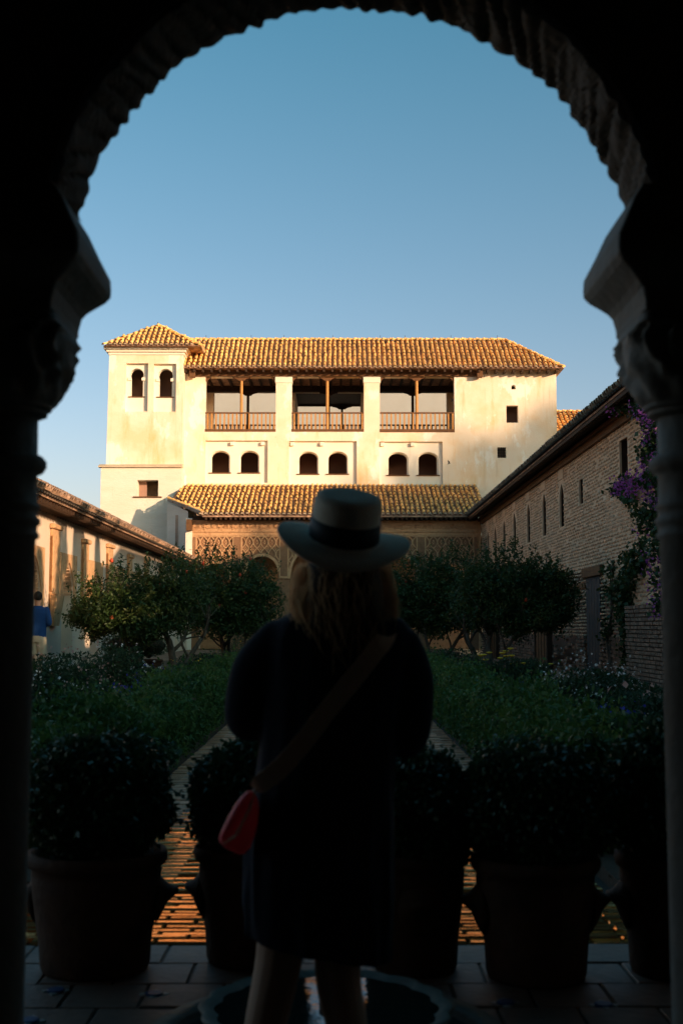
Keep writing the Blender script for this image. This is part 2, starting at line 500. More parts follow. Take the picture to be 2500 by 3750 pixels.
# brick paving set on edge: a band across, then a path on each side of the water channel
pave = sheet('brick_path', -3.4, 3.4, 5.393, 6.4, -.02, 'joint', .3)
pave_l = sheet('brick_path', AX-1.52, AX-.62, 6.4, 51, -.02, 'joint', .3)
pave_r = sheet('brick_path', AX+.62, AX+1.52, 6.4, 51, -.02, 'joint', .3)
bk = brick_mesh('paving_brick', .262, .052, .05, 'wet_brick', .007)
bk_dry = brick_mesh('paving_brick', .262, .052, .05, 'path_brick', .007)
def lay(par, x0, x1, y0, y1, near, pitch=.068, bl=.274):
    joined = MB(); dry = MB(); cnt = 0
    ny = int((y1-y0)/pitch); nx = int((x1-x0)/bl)
    for iy in range(ny):
        off = (iy % 2) * bl/2
        for ix in range(nx + 1):
            x = x0 + ix*bl + off
            if x < x0 + .1 or x > x1 - .1: continue
            y = y0 + (iy+.5)*pitch
            dz = rnd.uniform(-.006,.006)
            if near(x, y) and cnt < 300:
                M = Matrix.Translation((x, y, -.045+dz)) @ Matrix.Rotation(-.022 + rnd.uniform(-.035,.035), 4, 'X') @ Matrix.Rotation(rnd.uniform(-.012,.012), 4, 'Y')
                place_mesh('brick', bk if y < 9.5 + 1.2*math.sin(x*40) else bk_dry, M, par); cnt += 1
            else:
                t = rnd.uniform(-.0016,.0016)
                (joined if y < 9.5 else dry).add([(x-.131,y-.026,-.05),(x+.131,y-.026,-.05),(x+.131,y+.026,-.05),(x-.131,y+.026,-.05),
                            (x-.127,y-.022,.004+dz-t),(x+.127,y-.022,.004+dz-t),(x+.127,y+.022,.004+dz+t),(x-.127,y+.022,.004+dz+t)],
                           [(0,1,5,4),(1,2,6,5),(2,3,7,6),(3,0,4,7),(4,5,6,7)])
    if joined.v: joined.build('bricks_beyond', 'wet_brick', par, kind='stuff')
    if dry.v: dry.build('bricks_beyond', 'path_brick', par, kind='stuff')
lay(pave, -3.4, 3.4, 5.395, 6.4, lambda x, y: -1.25 < x < -.3 or .3 < x < 1.7)
lay(pave_l, AX-1.50, AX-.64, 6.4, 26, lambda x, y: y < 14)
lay(pave_r, AX+.64, AX+1.50, 6.4, 26, lambda x, y: y < 14)

# water channel
ch = MB()
ch.box(AX-.62, AX-.47, 6.4, 51, -.3, .03).build('channel_kerb', 'stone', None, bevel=.012); struct(bpy.data.objects['channel_kerb'])
struct(MB().box(AX+.47, AX+.62, 6.4, 51, -.3, .03).build('channel_kerb', 'stone', None, bevel=.012))
struct(MB().box(AX-.62, AX+.62, 6.25, 6.4, -.3, .028).build('channel_kerb', 'stone', None, bevel=.012))
sheet('channel_water', AX-.47, AX+.47, 6.4, 51, -.10, 'water', .15)

# wooded hill far behind and to the right: its crest throws the soft shade over the foot of the palace
def crest(X):
    return 9.35 + .46 * (X - 5.34) - (5.0 * math.exp(-((X-18)/3.2)**2))
T = 95.0
hill = []; tops = []
NX = 120
horiz = Vector((-SUN_A, 1, 0)).normalized()
for i in range(NX + 1):
    X = -26 + 92 * i / NX
    zc = crest(X) + T * SUN_B
    zc += .55*math.sin(X*2.1) + .4*math.sin(X*4.7+1) + .3*math.sin(X*9.1+2)
    zc = min(zc, 62 + .5*math.sin(X*3))
    base = Vector((X + T*SUN_A, 58 - T, 0))
    tops.append((X, zc)); zc -= 4.6
    row = []
    for s in (-60, -30, -12, -4, 0, 4, 12, 30, 60):
        z = zc - abs(s) * .62 * (1 - .12*math.sin(X*.7 + s))
        q = base + horiz * s
        row.append((q.x, q.y, max(-1.0, z)))
    hill.append(row)
struct(MB().loft(hill, closed=False, cap=False).build('hill', 'hill'))
# open wood along the crest: it lets about a third of the low sun through
gw_ = np.random.default_rng(17)
pts_ = []
for k in range(4300):
    X, zt_ = tops[gw_.integers(len(tops))]
    s = gw_.uniform(-6, 6)
    q = Vector((X + gw_.uniform(-.4,.4) + T*SUN_A, 58 - T, 0)) + horiz*s
    pts_.append((q.x, q.y, zt_ - 4.8*gw_.random()**.85))
tag(leaves('distant_wood', np.array(pts_), 1.15, .85, 'hill', None, gw_, kind='stuff'), 'open wood along the far hill crest', 'wood')

# ================================================================== the gallery whose arch frames the view
GC = .026; BAY = 1.715; YN, YF = 2.79, 3.05
zs = at(287, 811, 3.05).z
zc_top = at(1288, 46, 3.05).z
ARX = at(1288, 400, 3.05).x
RAD = 1032 / F_PX * 3.05 * 1.004
zc = zc_top - RAD
gal = thing('arcaded_gallery', 'dark stucco gallery with scalloped horseshoe arch on slender ringed columns', 'gallery', (0, 0, 0))
NA = 230
def lobe(a, t):
    ph = a * 41.0 + 2.3 * t + 1.3*math.sin(a*3.1) + .8*math.sin(a*7.7) + .5*math.sin(a*17.3+t*3)
    return abs(math.sin(ph)) ** .65 * (1 + .38*math.sin(a*13+1) + .22*math.sin(a*29+t*5))
wall_path = []
arcs = []
for b in (-1, 0, 1):
    cx = ARX + b*BAY
    Rw = RAD + .03
    hw = math.sqrt(Rw**2 - (zs-zc)**2)
    a0 = math.atan2(zs-zc, hw)
    arcs.append((cx, a0))
xe = 3.6
poly = [(-xe, 0.0), (-GC-BAY*1.5+.1+.02, 0.0), (-BAY*1.5+.12, zs)]
for cx, a0 in arcs:
    for i in range(41):
        a = math.pi - a0 - (math.pi - 2*a0) * i/40
        poly.append((cx + (RAD+.03)*math.cos(a), zc + (RAD+.03)*math.sin(a)))
poly += [(BAY*1.5-.08, zs), (BAY*1.5-.08, 0.0), (xe, 0.0), (xe, 3.7), (-xe, 3.7)]
mb = MB()
P3 = [Vector((p[0], p[1], 0)) for p in poly]
tri = tessellate_polygon([P3])
mb.add([(p[0], YN, p[1]) for p in poly], [tuple(t) for t in tri])
mb.add([(p[0], YF, p[1]) for p in poly], [tuple(t) for t in tri])
n = len(poly)
mb.add([(p[0], YN, p[1]) for p in poly] + [(p[0], YF, p[1]) for p in poly], [(i, (i+1)%n, (i+1)%n+n, i+n) for i in range(n)])
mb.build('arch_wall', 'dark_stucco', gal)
for cx, a0 in arcs:
    sm = MB(); rings = []
    for k in range(9):
        t = k/8; y = YN + .004 + (YF-YN-.008)*t
        row = []
        for i in range(NA+1):
            a = a0 + (math.pi-2*a0)*i/NA
            edge = 1.0 if 0 < k < 8 else .75
            r = RAD + .018 - .018*lobe(a, (t*1.7))*edge + .006*math.sin(a*90+t*9)*(.5+.5*math.sin(a*11))
            row.append((cx + r*math.cos(a), y, zc + r*math.sin(a)))
        rings.append(row)
    sm.loft(rings, closed=False, cap=False)
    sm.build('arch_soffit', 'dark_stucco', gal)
def sq(cx, cy, w, d, z, e, n=32):
    """superellipse ring: e = 2 round, large = square"""
    r = []
    for j in range(n):
        a = 2*math.pi*(j+.5)/n
        c, s = math.cos(a), math.sin(a)
        r.append((cx + w*math.copysign(abs(c)**(2/e), c), cy + d*math.copysign(abs(s)**(2/e), s), z))
    return r
zy = lambda y: at(1235, y, 2.92).z
zi = lambda y: at(1235, y, 3.10).z
CY = (YN+YF)/2
def gallery_column(cx):
    sh = MB()
    sh.lathe([(.13,.14),(.115,.17),(.095,.20),(.096,zy(1975)),(.104,zy(1968)),(.104,zy(1955)),(.099,zy(1948)),(.099,zy(1925)),(.106,zy(1918)),(.106,zy(1900)),(.099,zy(1893)),(.099,zy(1868)),(.105,zy(1862)),(.105,zy(1850)),(.097,zy(1840)),
              (.096,zy(1738)),(.110,zy(1728)),(.118,zy(1708)),(.118,zy(1690)),(.108,zy(1672)),(.096,zy(1664)),(.095,zy(1527))], (cx, CY, 0), 40)
    col = sh.build('column', 'stone', gal, smooth=True)
    MB().box(cx-.17, cx+.17, CY-.17, CY+.17, 0, .14).build('base', 'stone', col, bevel=.01)
    cp = MB(); rings = []
    prof_ = [(.096,1532,2.0,0),(.114,1521,2.0,0),(.114,1507,2.0,0),(.124,1500,2.0,0),(.127,1487,2.1,.2),(.142,1470,2.3,.5),(.158,1440,2.6,.8),(.170,1405,3.0,1),(.176,1381,3.4,1),(.180,1350,4,1),(.181,1317,4.5,1),(.180,1292,5,1),(.176,1282,5,.6),(.164,1275,9,0),(.160,1262,9,0),(.158,1245,9,0)]
    prof = []
    for A_, B_ in zip(prof_, prof_[1:]):
        for s_ in range(4): prof.append(tuple(A_[i]+(B_[i]-A_[i])*s_/4 for i in range(4)))
    prof.append(prof_[-1])
    for w, y, e, k in prof:
        f_ = min(1, max(0, (1480-y)/160)); ring = sq(cx, CY, w, w*.93, zy(y)*(1-f_)+at(1235, y, 3.07).z*f_, e, 64)
        out = []
        for j, q in enumerate(ring):
            a = 2*math.pi*(j+.5)/64
            f = 1.03 - k*.12*(.5+.5*math.cos(a*10 + 2.6*math.sin((y-1270)*.024))) - k*.07*abs(math.sin((y-1270)*.036 + 2.4*math.cos(a*4)))
            out.append((cx + (q[0]-cx)*f, CY + (q[1]-CY)*f, q[2]))
        rings.append(out)
    cp.loft(rings); cp.build('capital', 'stone', col, smooth=True)
    im = MB(); rings = []
    for w, d, y in [(.160,.155,1253),(.160,.156,1225),(.167,.160,1181),(.179,.168,1158),(.195,.180,1138),(.220,.200,1108),(.232,.210,1085),(.233,.211,1060),(.231,.210,1023),(.206,.182,955),(.182,.160,883),(.156,.140,811)]:
        rings.append(sq(cx, CY, w, d, zi(y) if y > 811 else zs+.004, 40, 32))
    im.loft(rings); im.build('impost', 'stone', col, bevel=.004)
for k in (-1.5, -.5, .5, 1.5):
    gallery_column(GC + k*BAY)
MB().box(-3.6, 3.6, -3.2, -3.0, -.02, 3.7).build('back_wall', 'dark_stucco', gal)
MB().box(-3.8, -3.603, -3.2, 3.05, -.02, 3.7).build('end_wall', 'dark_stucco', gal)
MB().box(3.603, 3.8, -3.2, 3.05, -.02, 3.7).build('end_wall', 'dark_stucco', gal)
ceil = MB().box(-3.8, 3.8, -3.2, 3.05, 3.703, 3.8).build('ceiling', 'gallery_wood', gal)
for i in range(20):
    x = -3.5 + i*.37
    MB().box(x-.05, x+.05, -2.99, 2.78, 3.56, 3.70).build('ceiling_beam', 'gallery_wood', ceil)
MB().box(-6.4, 6.4, -7.0, 2.9, 3.81, 9.4).build('unseen_upper_storey', 'court_plaster', gal)  # unseen storey added to darken the foreground
MB().box(-6.4, -3.81, -3.2, 3.05, -.02, 3.80).build('side_wing', 'court_plaster', gal)
MB().box(3.81, 6.4, -3.2, 3.05, -.02, 3.80).build('side_wing', 'court_plaster', gal)
MB().prism([(-6.4, 2.91, 4.95), (-6.4, 2.91, 5.15), (-6.4, 5.5, 4.62), (-6.4, 5.5, 4.50)], (12.8,0,0)).build('sky_shade_eave', 'gallery_wood', gal)  # deep unseen eave added to hold sky light off pots and floor
rf = MB(); rf.prism([(-6.9, 3.5, 9.42), (-6.9, -2.0, 11.6), (-6.9, -7.5, 9.42)], (13.8,0,0))
rf.build('roof', 'tile_old', gal)

# ================================================================== roofs of barrel tiles
def tile_base(r0, r1, L, n=6):
    v = []
    for k, (r, y) in enumerate(((r0, 0.0), (r1, L))):
        for j in range(n+1):
            a = math.pi*j/n
            v.append((-r*math.cos(a), y, r*1.0*math.sin(a) + (.022 if k == 0 else -.004)))
    f = [(j, j+1, n+2+j, n+1+j) for j in range(n)]
    return v, f

def tile_roof(par, e0, e1, up, nrows, ncourse, inside=None, limit=300, mat='tile', fill=.68, pan=True, order=None, sag=.02):
    e0, e1, up = Vector(e0), Vector(e1), Vector(up)
    ex = (e1-e0); pitch = ex.length/nrows; ux = ex.normalized()
    uy = up.normalized(); uz = ux.cross(uy).normalized()
    if uz.z < 0: uz = -uz
    L = up.length/ncourse
    r = pitch*fill/2
    v, f = tile_base(r, r*.80, L*1.13)
    v = [(p[0], p[1], p[2]*1.35) for p in v]
    me = bpy.data.meshes.new('roof_tile'); me.from_pydata(v, [], f); me.materials.append(MAT[mat])
    joined = MB(); pans = MB(); ends = MB(); cnt = 0
    for j in range(ncourse):
        for i in range(nrows):
            u, vv = (i+.5)/nrows, j/ncourse
            if inside and not inside(u, vv + .35/ncourse): continue
            c = e0 + ux*(pitch*(i+.5)) + uy*(L*j) + uz*(.055 + sag*math.sin(u*9+vv*3)*.6 + rnd.uniform(-.008,.008)) + ux*rnd.uniform(-.012,.012)
            M = Matrix.Identity(4)
            for k in range(3):
                M[k][0] = ux[k]; M[k][1] = uy[k]; M[k][2] = uz[k]; M[k][3] = c[k]
            M = M @ Matrix.Translation((0, rnd.uniform(-.03,.02), 0)) @ Matrix.Rotation(rnd.uniform(-.06,.06), 4, 'Z') @ Matrix.Rotation(rnd.uniform(-.035,.025), 4, 'X')
            if cnt < limit and (order is None or order(u, vv)):
                place_mesh('roof_tile', me, M, par); cnt += 1
            else:
                joined.add([M @ Vector(p) for p in v], f)
            if pan:
                cc = e0 + ux*(pitch*i) + uy*(L*j - (.03 if j == 0 else 0)) + uz*.050
                q = []
                for yy in (0, L*1.02):
                    for k in range(5):
                        a = math.pi*k/4
                        q.append(cc + ux*(-pitch*.36*math.cos(a)) + uy*yy - uz*(.045*math.sin(a)) )
                pans.add(q, [(k, k+1, k+6, k+5) for k in range(4)])
            if j == 0:
                q = [M @ Vector((-r*.9*math.cos(math.pi*k/6), -.006, r*.9*math.sin(math.pi*k/6)+.02)) for k in range(7)]
                ends.add(q, [tuple(range(7))])
    if joined.v: joined.build('tiles_beyond', mat, par, kind='stuff')
    if pans.v: pans.build('shaded_channel_tiles', 'tile_old' if mat == 'tile' else 'joint', par, kind='stuff')  # channel tiles go darker, putting the shade between cover rows into colour
    if ends.v and mat == 'tile': ends.build('eave_mortar', 'mortar', par, kind='stuff')

def cap_tiles(par, p, q, r=.12, mat='tile', step=.36):
    p, q = Vector(p), Vector(q); d = q-p; n = max(1, int(d.length/step))
    t = d.normalized(); s = t.cross(Vector((0,0,1))).normalized(); w = s.cross(t)
    mb = MB()
    for i in range(n):
        a, b = p + d*(i/n), p + d*((i+1.12)/n)
        vs = []
        for c, rr, lift in ((a, r, .03), (b, r*.82, 0)):
            for k in range(7):
                an = math.pi*k/6
                vs.append(c + s*rr*math.cos(an) + w*(rr*math.sin(an)*.9 + lift - .03 + rnd.uniform(-.006,.006)))
        mb.add(vs, [(k, k+1, k+8, k+7) for k in range(6)] + [tuple(range(6,-1,-1))])
    return mb.build('ridge_tiles', mat, par, kind='stuff')

# ================================================================== the palace at the far end
YP = 58.0
def pr(x0, x1, y0, y1, Y=YP):
    """frame of a feature of the photograph on the plane Y: x0, x1, z bottom, z top"""
    ym, xm = (y0+y1)/2, (x0+x1)/2
    return (at(x0, ym, Y).x, at(x1, ym, Y).x, at(xm, y1, Y).z, at(xm, y0, Y).z)
def prr(*a, **k):
    return rect(*pr(*a, **k))

pal = thing('palace', 'tall cream plastered palace with open timber loggia and tiled roof', 'palace', (1.5, 58, 0))
XL, XR = at(668, 1500, YP).x, at(2037, 1500, YP).x
Z_EAVE_W = at(1400, 1352, YP).z
bays = [pr(752, 1010, 1380, 1581), pr(1068, 1332, 1380, 1581), pr(1390, 1663, 1380, 1583)]
panels = [pr(752, 980, 1613, 1768), pr(1058, 1306, 1615, 1775), pr(1388, 1620, 1617, 1780)]
rw = [pr(1853, 1896, 1485, 1548), pr(1820, 1852, 1638, 1677)]
sx0, sx1, sz0, sz1 = pr(1871, 1887, 1408, 1426)
holes = [rect(*b) for b in bays] + [rect(*p) for p in panels] + [rect(*r) for r in rw] + [arch_poly(sx0, sx1, sz0, sz0+.11, .12, 8)]
fw = MB()
holes_wall(fw, (0, YP, 0), (1,0,0), (0,0,1), (0,-1,0), rect(XL, XR, 0, Z_EAVE_W), holes, 4.0,
           [.45]*3 + [.16]*3 + [.35]*2 + [.35])
wall = fw.build('wall', 'plaster', pal)
# pale plaster margins on the loggia piers
for (a, b) in ((1010,1068),(1332,1390)):
    x0, x1, z0, z1 = pr(a, b, 1378, 1402)
    MB().box(x0-.035, x1+.035, YP-.035, YP+.46, z0, z1).build('pier_cap', 'plaster_white', pal, bevel=.02)
# recessed panels with two arched windows each
wins = [[(774,838),(880,945)], [(1095,1161),(1202,1269)], [(1422,1490),(1532,1600)]]
for pi, (p, ws) in enumerate(zip(panels, wins)):
    x0, x1, z0, z1 = p
    hs = []
    dy = pi*1.5
    for (a, b) in ws:
        wx0, wx1, wz0, wz1 = pr(a, b, 1652+dy*2, 1731+dy*3, YP+.16)
        hs.append((wx0, wx1, wz0, wz1))
    pm = MB()
    holes_wall(pm, (0, YP+.16, 0), (1,0,0), (0,0,1), (0,-1,0), rect(x0-.02, x1+.02, z0-.02, z1+.02), [arch_poly(h[0]-.06, h[1]+.06, h[2], h[3]-.30, .33, 12) for h in hs], .1, [.10]*2)
    pan = pm.build('window_panel', 'plaster_white', pal)
    for h in hs:
        wm = MB()
        holes_wall(wm, (0, YP+.26, 0), (1,0,0), (0,0,1), (0,-1,0), rect(h[0]-.2, h[1]+.2, h[2]-.1, h[3]+.1), [arch_poly(h[0], h[1], h[2]+.001, h[3]-.30, .29, 12)], .3, [.3])
        wn_ = wm.build('window_surround', 'plaster_white', pan)
        MB().box(h[0]-.12, h[1]+.12, YP+.10, YP+.40, h[2]-.045, h[2]+.004).build('sill', 'wood', pan, bevel=.01)
    for cxp in ((850, 962) if pi == 0 else (1070, 1178) if pi == 1 else (1400, 1510)):
        if pi == 1: cxs = (1072, 1182, 1292)
        q = at(cxp, 1622+dy, YP)
        MB().box(q.x-.09, q.x+.09, YP+.01, YP+.17, q.z-.11, q.z+.06).build('corbel', 'plaster_white', pan, bevel=.01)
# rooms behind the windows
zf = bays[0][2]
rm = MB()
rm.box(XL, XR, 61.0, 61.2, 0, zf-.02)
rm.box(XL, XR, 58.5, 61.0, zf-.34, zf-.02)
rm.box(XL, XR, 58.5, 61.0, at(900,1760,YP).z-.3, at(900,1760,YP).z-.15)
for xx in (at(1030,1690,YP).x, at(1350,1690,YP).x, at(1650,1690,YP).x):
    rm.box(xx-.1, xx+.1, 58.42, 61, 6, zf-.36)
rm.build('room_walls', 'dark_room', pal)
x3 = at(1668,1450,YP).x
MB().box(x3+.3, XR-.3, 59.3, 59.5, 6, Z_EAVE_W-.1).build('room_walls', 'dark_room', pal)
# grating of the small low window
gx0, gx1, gz0, gz1 = rw[1]
for k in range(1, 4):
    x = gx0 + (gx1-gx0)*k/4
    MB().box(x-.012, x+.012, YP+.10, YP+.125, gz0, gz1).build('window_bar', 'iron', pal)
for k in range(1, 4):
    z = gz0 + (gz1-gz0)*k/4
    MB().box(gx0, gx1, YP+.127, YP+.15, z-.012, z+.012).build('window_bar', 'iron', pal)
# loggia: floor, back wall with matching openings, ceiling, posts, rails
lx0, lx1 = XL+.3, at(1668, 1480, YP).x+.3
MB().box(lx0, lx1, YP+.01, 62.0, zf-.02, zf+.001).build('loggia_floor', 'floor_tile', pal)
bk_holes = []
for b in bays:
    bk_holes.append(rect(b[0], b[1], b[2]+.02, b[3]+.04))
bw = MB()
holes_wall(bw, (0, 62.0, 0), (1,0,0), (0,0,1), (0,-1,0), rect(XL, XR, 0, Z_EAVE_W+.3), bk_holes, .4)
bw.build('back_wall', 'plaster', pal)
MB().box(lx1, lx1+.2, YP+.46, 61.99, zf, Z_EAVE_W).build('loggia_end_wall', 'plaster', pal)
MB().box(XL, lx0+.1, YP+.46, 61.99, zf, Z_EAVE_W).build('loggia_end_wall', 'plaster', pal)
cl = MB().box(XL, lx1+.3, YP+.05, 62.2, Z_EAVE_W-.02, Z_EAVE_W+.08).build('loggia_ceiling', 'wood_dark', pal)
for i in range(26):
    x = lx0 + (lx1-lx0)*(i+.5)/26
    MB().box(x-.06, x+.06, YP+.47, 61.98, Z_EAVE_W-.16, Z_EAVE_W-.022).build('ceiling_beam', 'wood_dark', cl)
zb0, zb1 = at(1200, 1379, YP).z, at(1200, 1356, YP).z
bx0, bx1 = at(690, 1366, YP-.12).x, at(1765, 1366, YP-.12).x
MB().box(bx0, bx1, YP-.12, YP+.25, zb0, zb1).build('lintel_beam', 'wood', pal, bevel=.02)
MB().box(lx0, lx1, 61.72, 61.995, zb0-.02, zb1).build('lintel_beam', 'wood_dark', pal)
for px in (705, 1755):
    q = at(px, 1366, YP-.3)
    MB().box(q.x-.14, q.x+.14, YP-.42, YP-.125, q.z-.22, q.z+.16).build('beam_bracket', 'wood', pal, bevel=.02)
def bracket(x, y, z, w, par, mat='wood'):
    MB().prism([(x-w, y, z), (x-w, y, z-.05), (x-w*.55, y, z-.10), (x-w*.3, y, z-.19), (x+w*.3, y, z-.19), (x+w*.55, y, z-.10), (x+w, y, z-.05), (x+w, y, z)], (0,.16,0)).build('post_bracket', mat, par)
post_px = (884, 1198, 1525)
for bi, (b, ppx) in enumerate(zip(bays, post_px)):
    xp = at(ppx, 1450, YP+.1).x
    pm = MB(); pm.tube([(xp, YP+.13, b[2]), (xp, YP+.13, b[3]-.17)], [.075,.072], 8)
    po = pm.build('post', 'wood_sunlit', pal)
    bracket(xp, YP+.05, b[3]+.01, .42, po)
    xb = xp + .04
    pm = MB(); pm.tube([(xb, 61.9, b[2]), (xb, 61.9, b[3]-.15)], [.075,.072], 8)
    po2 = pm.build('post', 'wood_dark', pal)  # rear timber: loggia shade put into a darker wood
    bracket(xb, 61.82, b[3]+.01, .48, po2, 'wood_dark')
    for xx, w in ((b[0], .25), (b[1], .25)):
        bracket(xx, YP+.06, b[3]+.005, w, po)
    # rails
    ztop = at(ppx, 1509, YP).z; zbot = at(ppx, 1574, YP).z
    rl = MB().box(b[0], b[1], YP+.02, YP+.11, ztop-.07, ztop).build('railing', 'wood', pal, bevel=.006)
    MB().box(b[0], b[1], YP-.02, YP+.13, b[2]+.001, zbot+.03).build('bottom_rail', 'wood', rl)
    nb = 17
    me = None
    for i in range(nb):
        x = b[0] + (b[1]-b[0])*(i+.6)/nb
        if abs(x-xp) < .07: continue
        if me is None:
            bo = MB().box(x-.034, x+.034, YP+.03, YP+.098, zbot+.031, ztop-.071).build('baluster', 'wood_sunlit', rl); me = bo.data; m0 = WORLD_LOC[bo.name]
        else:
            place_mesh('baluster', me, Matrix.Translation((x, m0.y, m0.z)), rl)
    zt2 = at(ppx, 1553, 62).z
    rl2 = MB().box(b[0], b[1], 62.1, 62.2, zt2-.07, zt2).build('railing', 'wood_dark', pal)
    me = None
    for i in range(nb):
        x = b[0] + (b[1]-b[0])*(i+.35)/nb
        if me is None:
            bo = MB().box(x-.034, x+.034, 62.11, 62.18, b[2], zt2-.071).build('baluster', 'wood_dark', rl2); me = bo.data; m0 = WORLD_LOC[bo.name]
        else:
            place_mesh('baluster', me, Matrix.Translation((x, m0.y, m0.z)), rl2)
# belvedere bay projecting behind the middle of the loggia
b = bays[1]
bel = MB().box(b[0]-.2, b[1]+.2, 62.5, 67.2, Z_EAVE_W-.1, Z_EAVE_W+.1).build('belvedere_ceiling', 'wood_dark', pal)
zz = at(1200, 1488, 67).z
MB().box(b[0]-.4, b[1]+.6, 66.9, 67.1, zz, Z_EAVE_W-.1).build('belvedere_beam', 'wood_dark', bel)
xq = at(1252, 1500, 67).x
MB().box(xq-.06, xq+.06, 66.92, 67.08, zf, zz).build('post', 'wood_dark', bel)
bracket(xq, 66.92, zz+.02, .55, bel, 'wood_dark')
MB().box(b[0]-.25, b[0], 62.42, 67.1, zf, Z_EAVE_W-.1).build('belvedere_wall', 'plaster', bel)
MB().box(b[1], b[1]+.25, 62.42, 67.1, zf, Z_EAVE_W-.1).build('belvedere_wall', 'plaster', bel)
MB().box(b[0], b[1], 62.42, 67.1, zf-.2, zf).build('belvedere_floor', 'floor_tile', bel)
# main roof
ye, yr = 57.35, 60.1
e0 = at(690, 1347, ye); e1 = at(2062, 1338, ye); e1.z = e0.z
r0 = at(690, 1247, yr); r1 = at(1846, 1245, yr); zr = r0.z
slab = MB()
ov = 65.4 - 2.7
E0, E1 = Vector((XL, ye, e0.z)), Vector((e1.x, ye, e0.z))
R0, R1 = Vector((XL, yr, zr)), Vector((r1.x, yr, zr))
B0, B1 = Vector((XL, 2*yr-ye, e0.z)), Vector((e1.x, 2*yr-ye, e0.z))
slab.add([E0,E1,R0,R1,B0,B1], [(0,1,3,2),(2,3,5,4),(1,5,3),(0,2,4),(0,4,5,1)])
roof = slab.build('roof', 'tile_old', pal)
upv = Vector((0, yr-ye, zr-e0.z))
wE = E1.x-E0.x
tile_roof(roof, E0, E1, upv, 76, 9, lambda u, v: E0.x + u*wE < e1.x - (e1.x-r1.x)*v - .05, 300)
cap_tiles(roof, R0 + Vector((0,0,.05)), R1 + Vector((0,0,.05)), .13)
cap_tiles(roof, E1 + Vector((0,0,.06)), R1 + Vector((0,0,.05)), .12)
# hip end tiles: side slope facing right
tile_roof(roof, E1, B1, (r1.x-e1.x, 0, zr-e0.z), 24, 8, lambda u, v: abs(u-.5) < .5*(1-v), 0)
raf = None
zru = e0.z - .07
for i in range(44):
    x = XL + .2 + (e1.x-XL-.5)*i/43
    if raf is None:
        ro = MB().box(x-.05, x+.05, ye+.1, YP+.02, zru-.09, zru+.02).build('rafter', 'wood_dark', roof); raf = ro.data; m0 = WORLD_LOC[ro.name]
    else: place_mesh('rafter', raf, Matrix.Translation((x, m0.y, m0.z)), roof)
for px in (1040, 1218, 1392, 1482, 1650, 1820, 755, 920):
    q = at(px, 1240, yr)
    MB().tube([(q.x, yr, zr), (q.x, yr, zr+.28)], .012, 5).build('lightning_pin', 'iron', roof)

# ------------------------------------------------------------------ tower
tow = thing('tower', 'square plastered corner tower with two arched niches and pyramid tile roof', 'tower', (-9.3, 57.2, 0))
YT = 57.2
tx0b, tx0t, tx1 = at(389, 1700, YT).x, at(401, 1305, YT).x, at(670, 1500, YT).x
tzl, tzt = at(500, 1712, YT).z, at(500, 1300, YT).z
nich = [pr(461, 542, 1330, 1507, YT), pr(563, 645, 1332, 1508, YT)]
tw = MB()
holes_wall(tw, (0, YT, 0), (1,0,0), (0,0,1), (0,-1,0), [(tx0b, tzl-.02), (tx1, tzl-.02), (tx1, tzt), (tx0t, tzt)], [rect(*p) for p in nich], 4.2, [.20]*2)
tw.build('wall', 'plaster', tow)
twin = [pr(477, 527, 1349, 1452, YT+.2), pr(580, 633, 1350, 1453, YT+.2)]
for p, w in zip(nich, twin):
    m = MB()
    cxw, rwid = (w[0]+w[1])/2, (w[1]-w[0])/2
    hp = arch_poly(w[0]+.03, w[1]-.03, w[2], w[3]-rwid*1.45, rwid*.92, 16, horse=.45)
    holes_wall(m, (0, YT+.2, 0), (1,0,0), (0,0,1), (0,-1,0), rect(p[0]-.02, p[1]+.02, p[2]-.02, p[3]+.02), [hp], .35)
    nb_ = m.build('niche', 'plaster_white', tow)
    MB().box(w[0]-.08, w[1]+.08, YT+.15, YT+.4, w[2]-.05, w[2]).build('sill', 'wood', nb_, bevel=.008)
    for xx in (w[0], w[1]):
        MB().box(xx-.10, xx+.07, YT+.135, YT+.24, w[3]-rwid*1.45-.13, w[3]-rwid*1.45+.02).build('impost', 'plaster_white', nb_, bevel=.01)
MB().box(tx0t+.3, tx1-.2, 59.6, 59.8, 9, tzt-.1).build('room_walls', 'dark_room', tow)
MB().box(tx0t+.2, tx1-.2, 57.8, 59.6, tzl+2.4, tzl+2.5).build('room_walls', 'dark_room', tow)
# lower, thicker stage
YB = 56.95
lx0b, lx1b = at(368, 1850, YB).x, at(665, 1850, YB).x
lw = pr(503, 580, 1758, 1818, YB)
m = MB(); holes_wall(m, (0, YB, 0), (1,0,0), (0,0,1), (0,-1,0), rect(lx0b, lx1b, 0, tzl), [rect(*lw)], 4.6, [.55])
m.build('lower_wall', 'whitewash', tow)
MB().box(lw[0]-.18, lw[1]+.18, YB-.05, YB+.5, lw[2]-.07, lw[2]).build('sill', 'wood', tow, bevel=.01)
MB().box(lw[0]-.3, (lw[0]+lw[1])/2-.12, YB+.56, YB+.62, lw[2]-.2, lw[3]+.2).build('window_shutter', 'dark_room', tow)
MB().box(lw[0]-.5, lw[1]+.8, YB+1.2, YB+1.3, lw[2]-.4, lw[3]+.5).build('room_walls', 'stucco', tow)
MB().prism([(lx0b-.12, YB-.12, tzl-.03), (lx0b-.12, YB-.12, tzl+.03), (lx0b-.12, YT+.02, tzl+.16), (lx0b-.12, YT+.02, tzl-.03)], (lx1b-lx0b+.14,0,0)).build('ledge', 'mortar', tow)
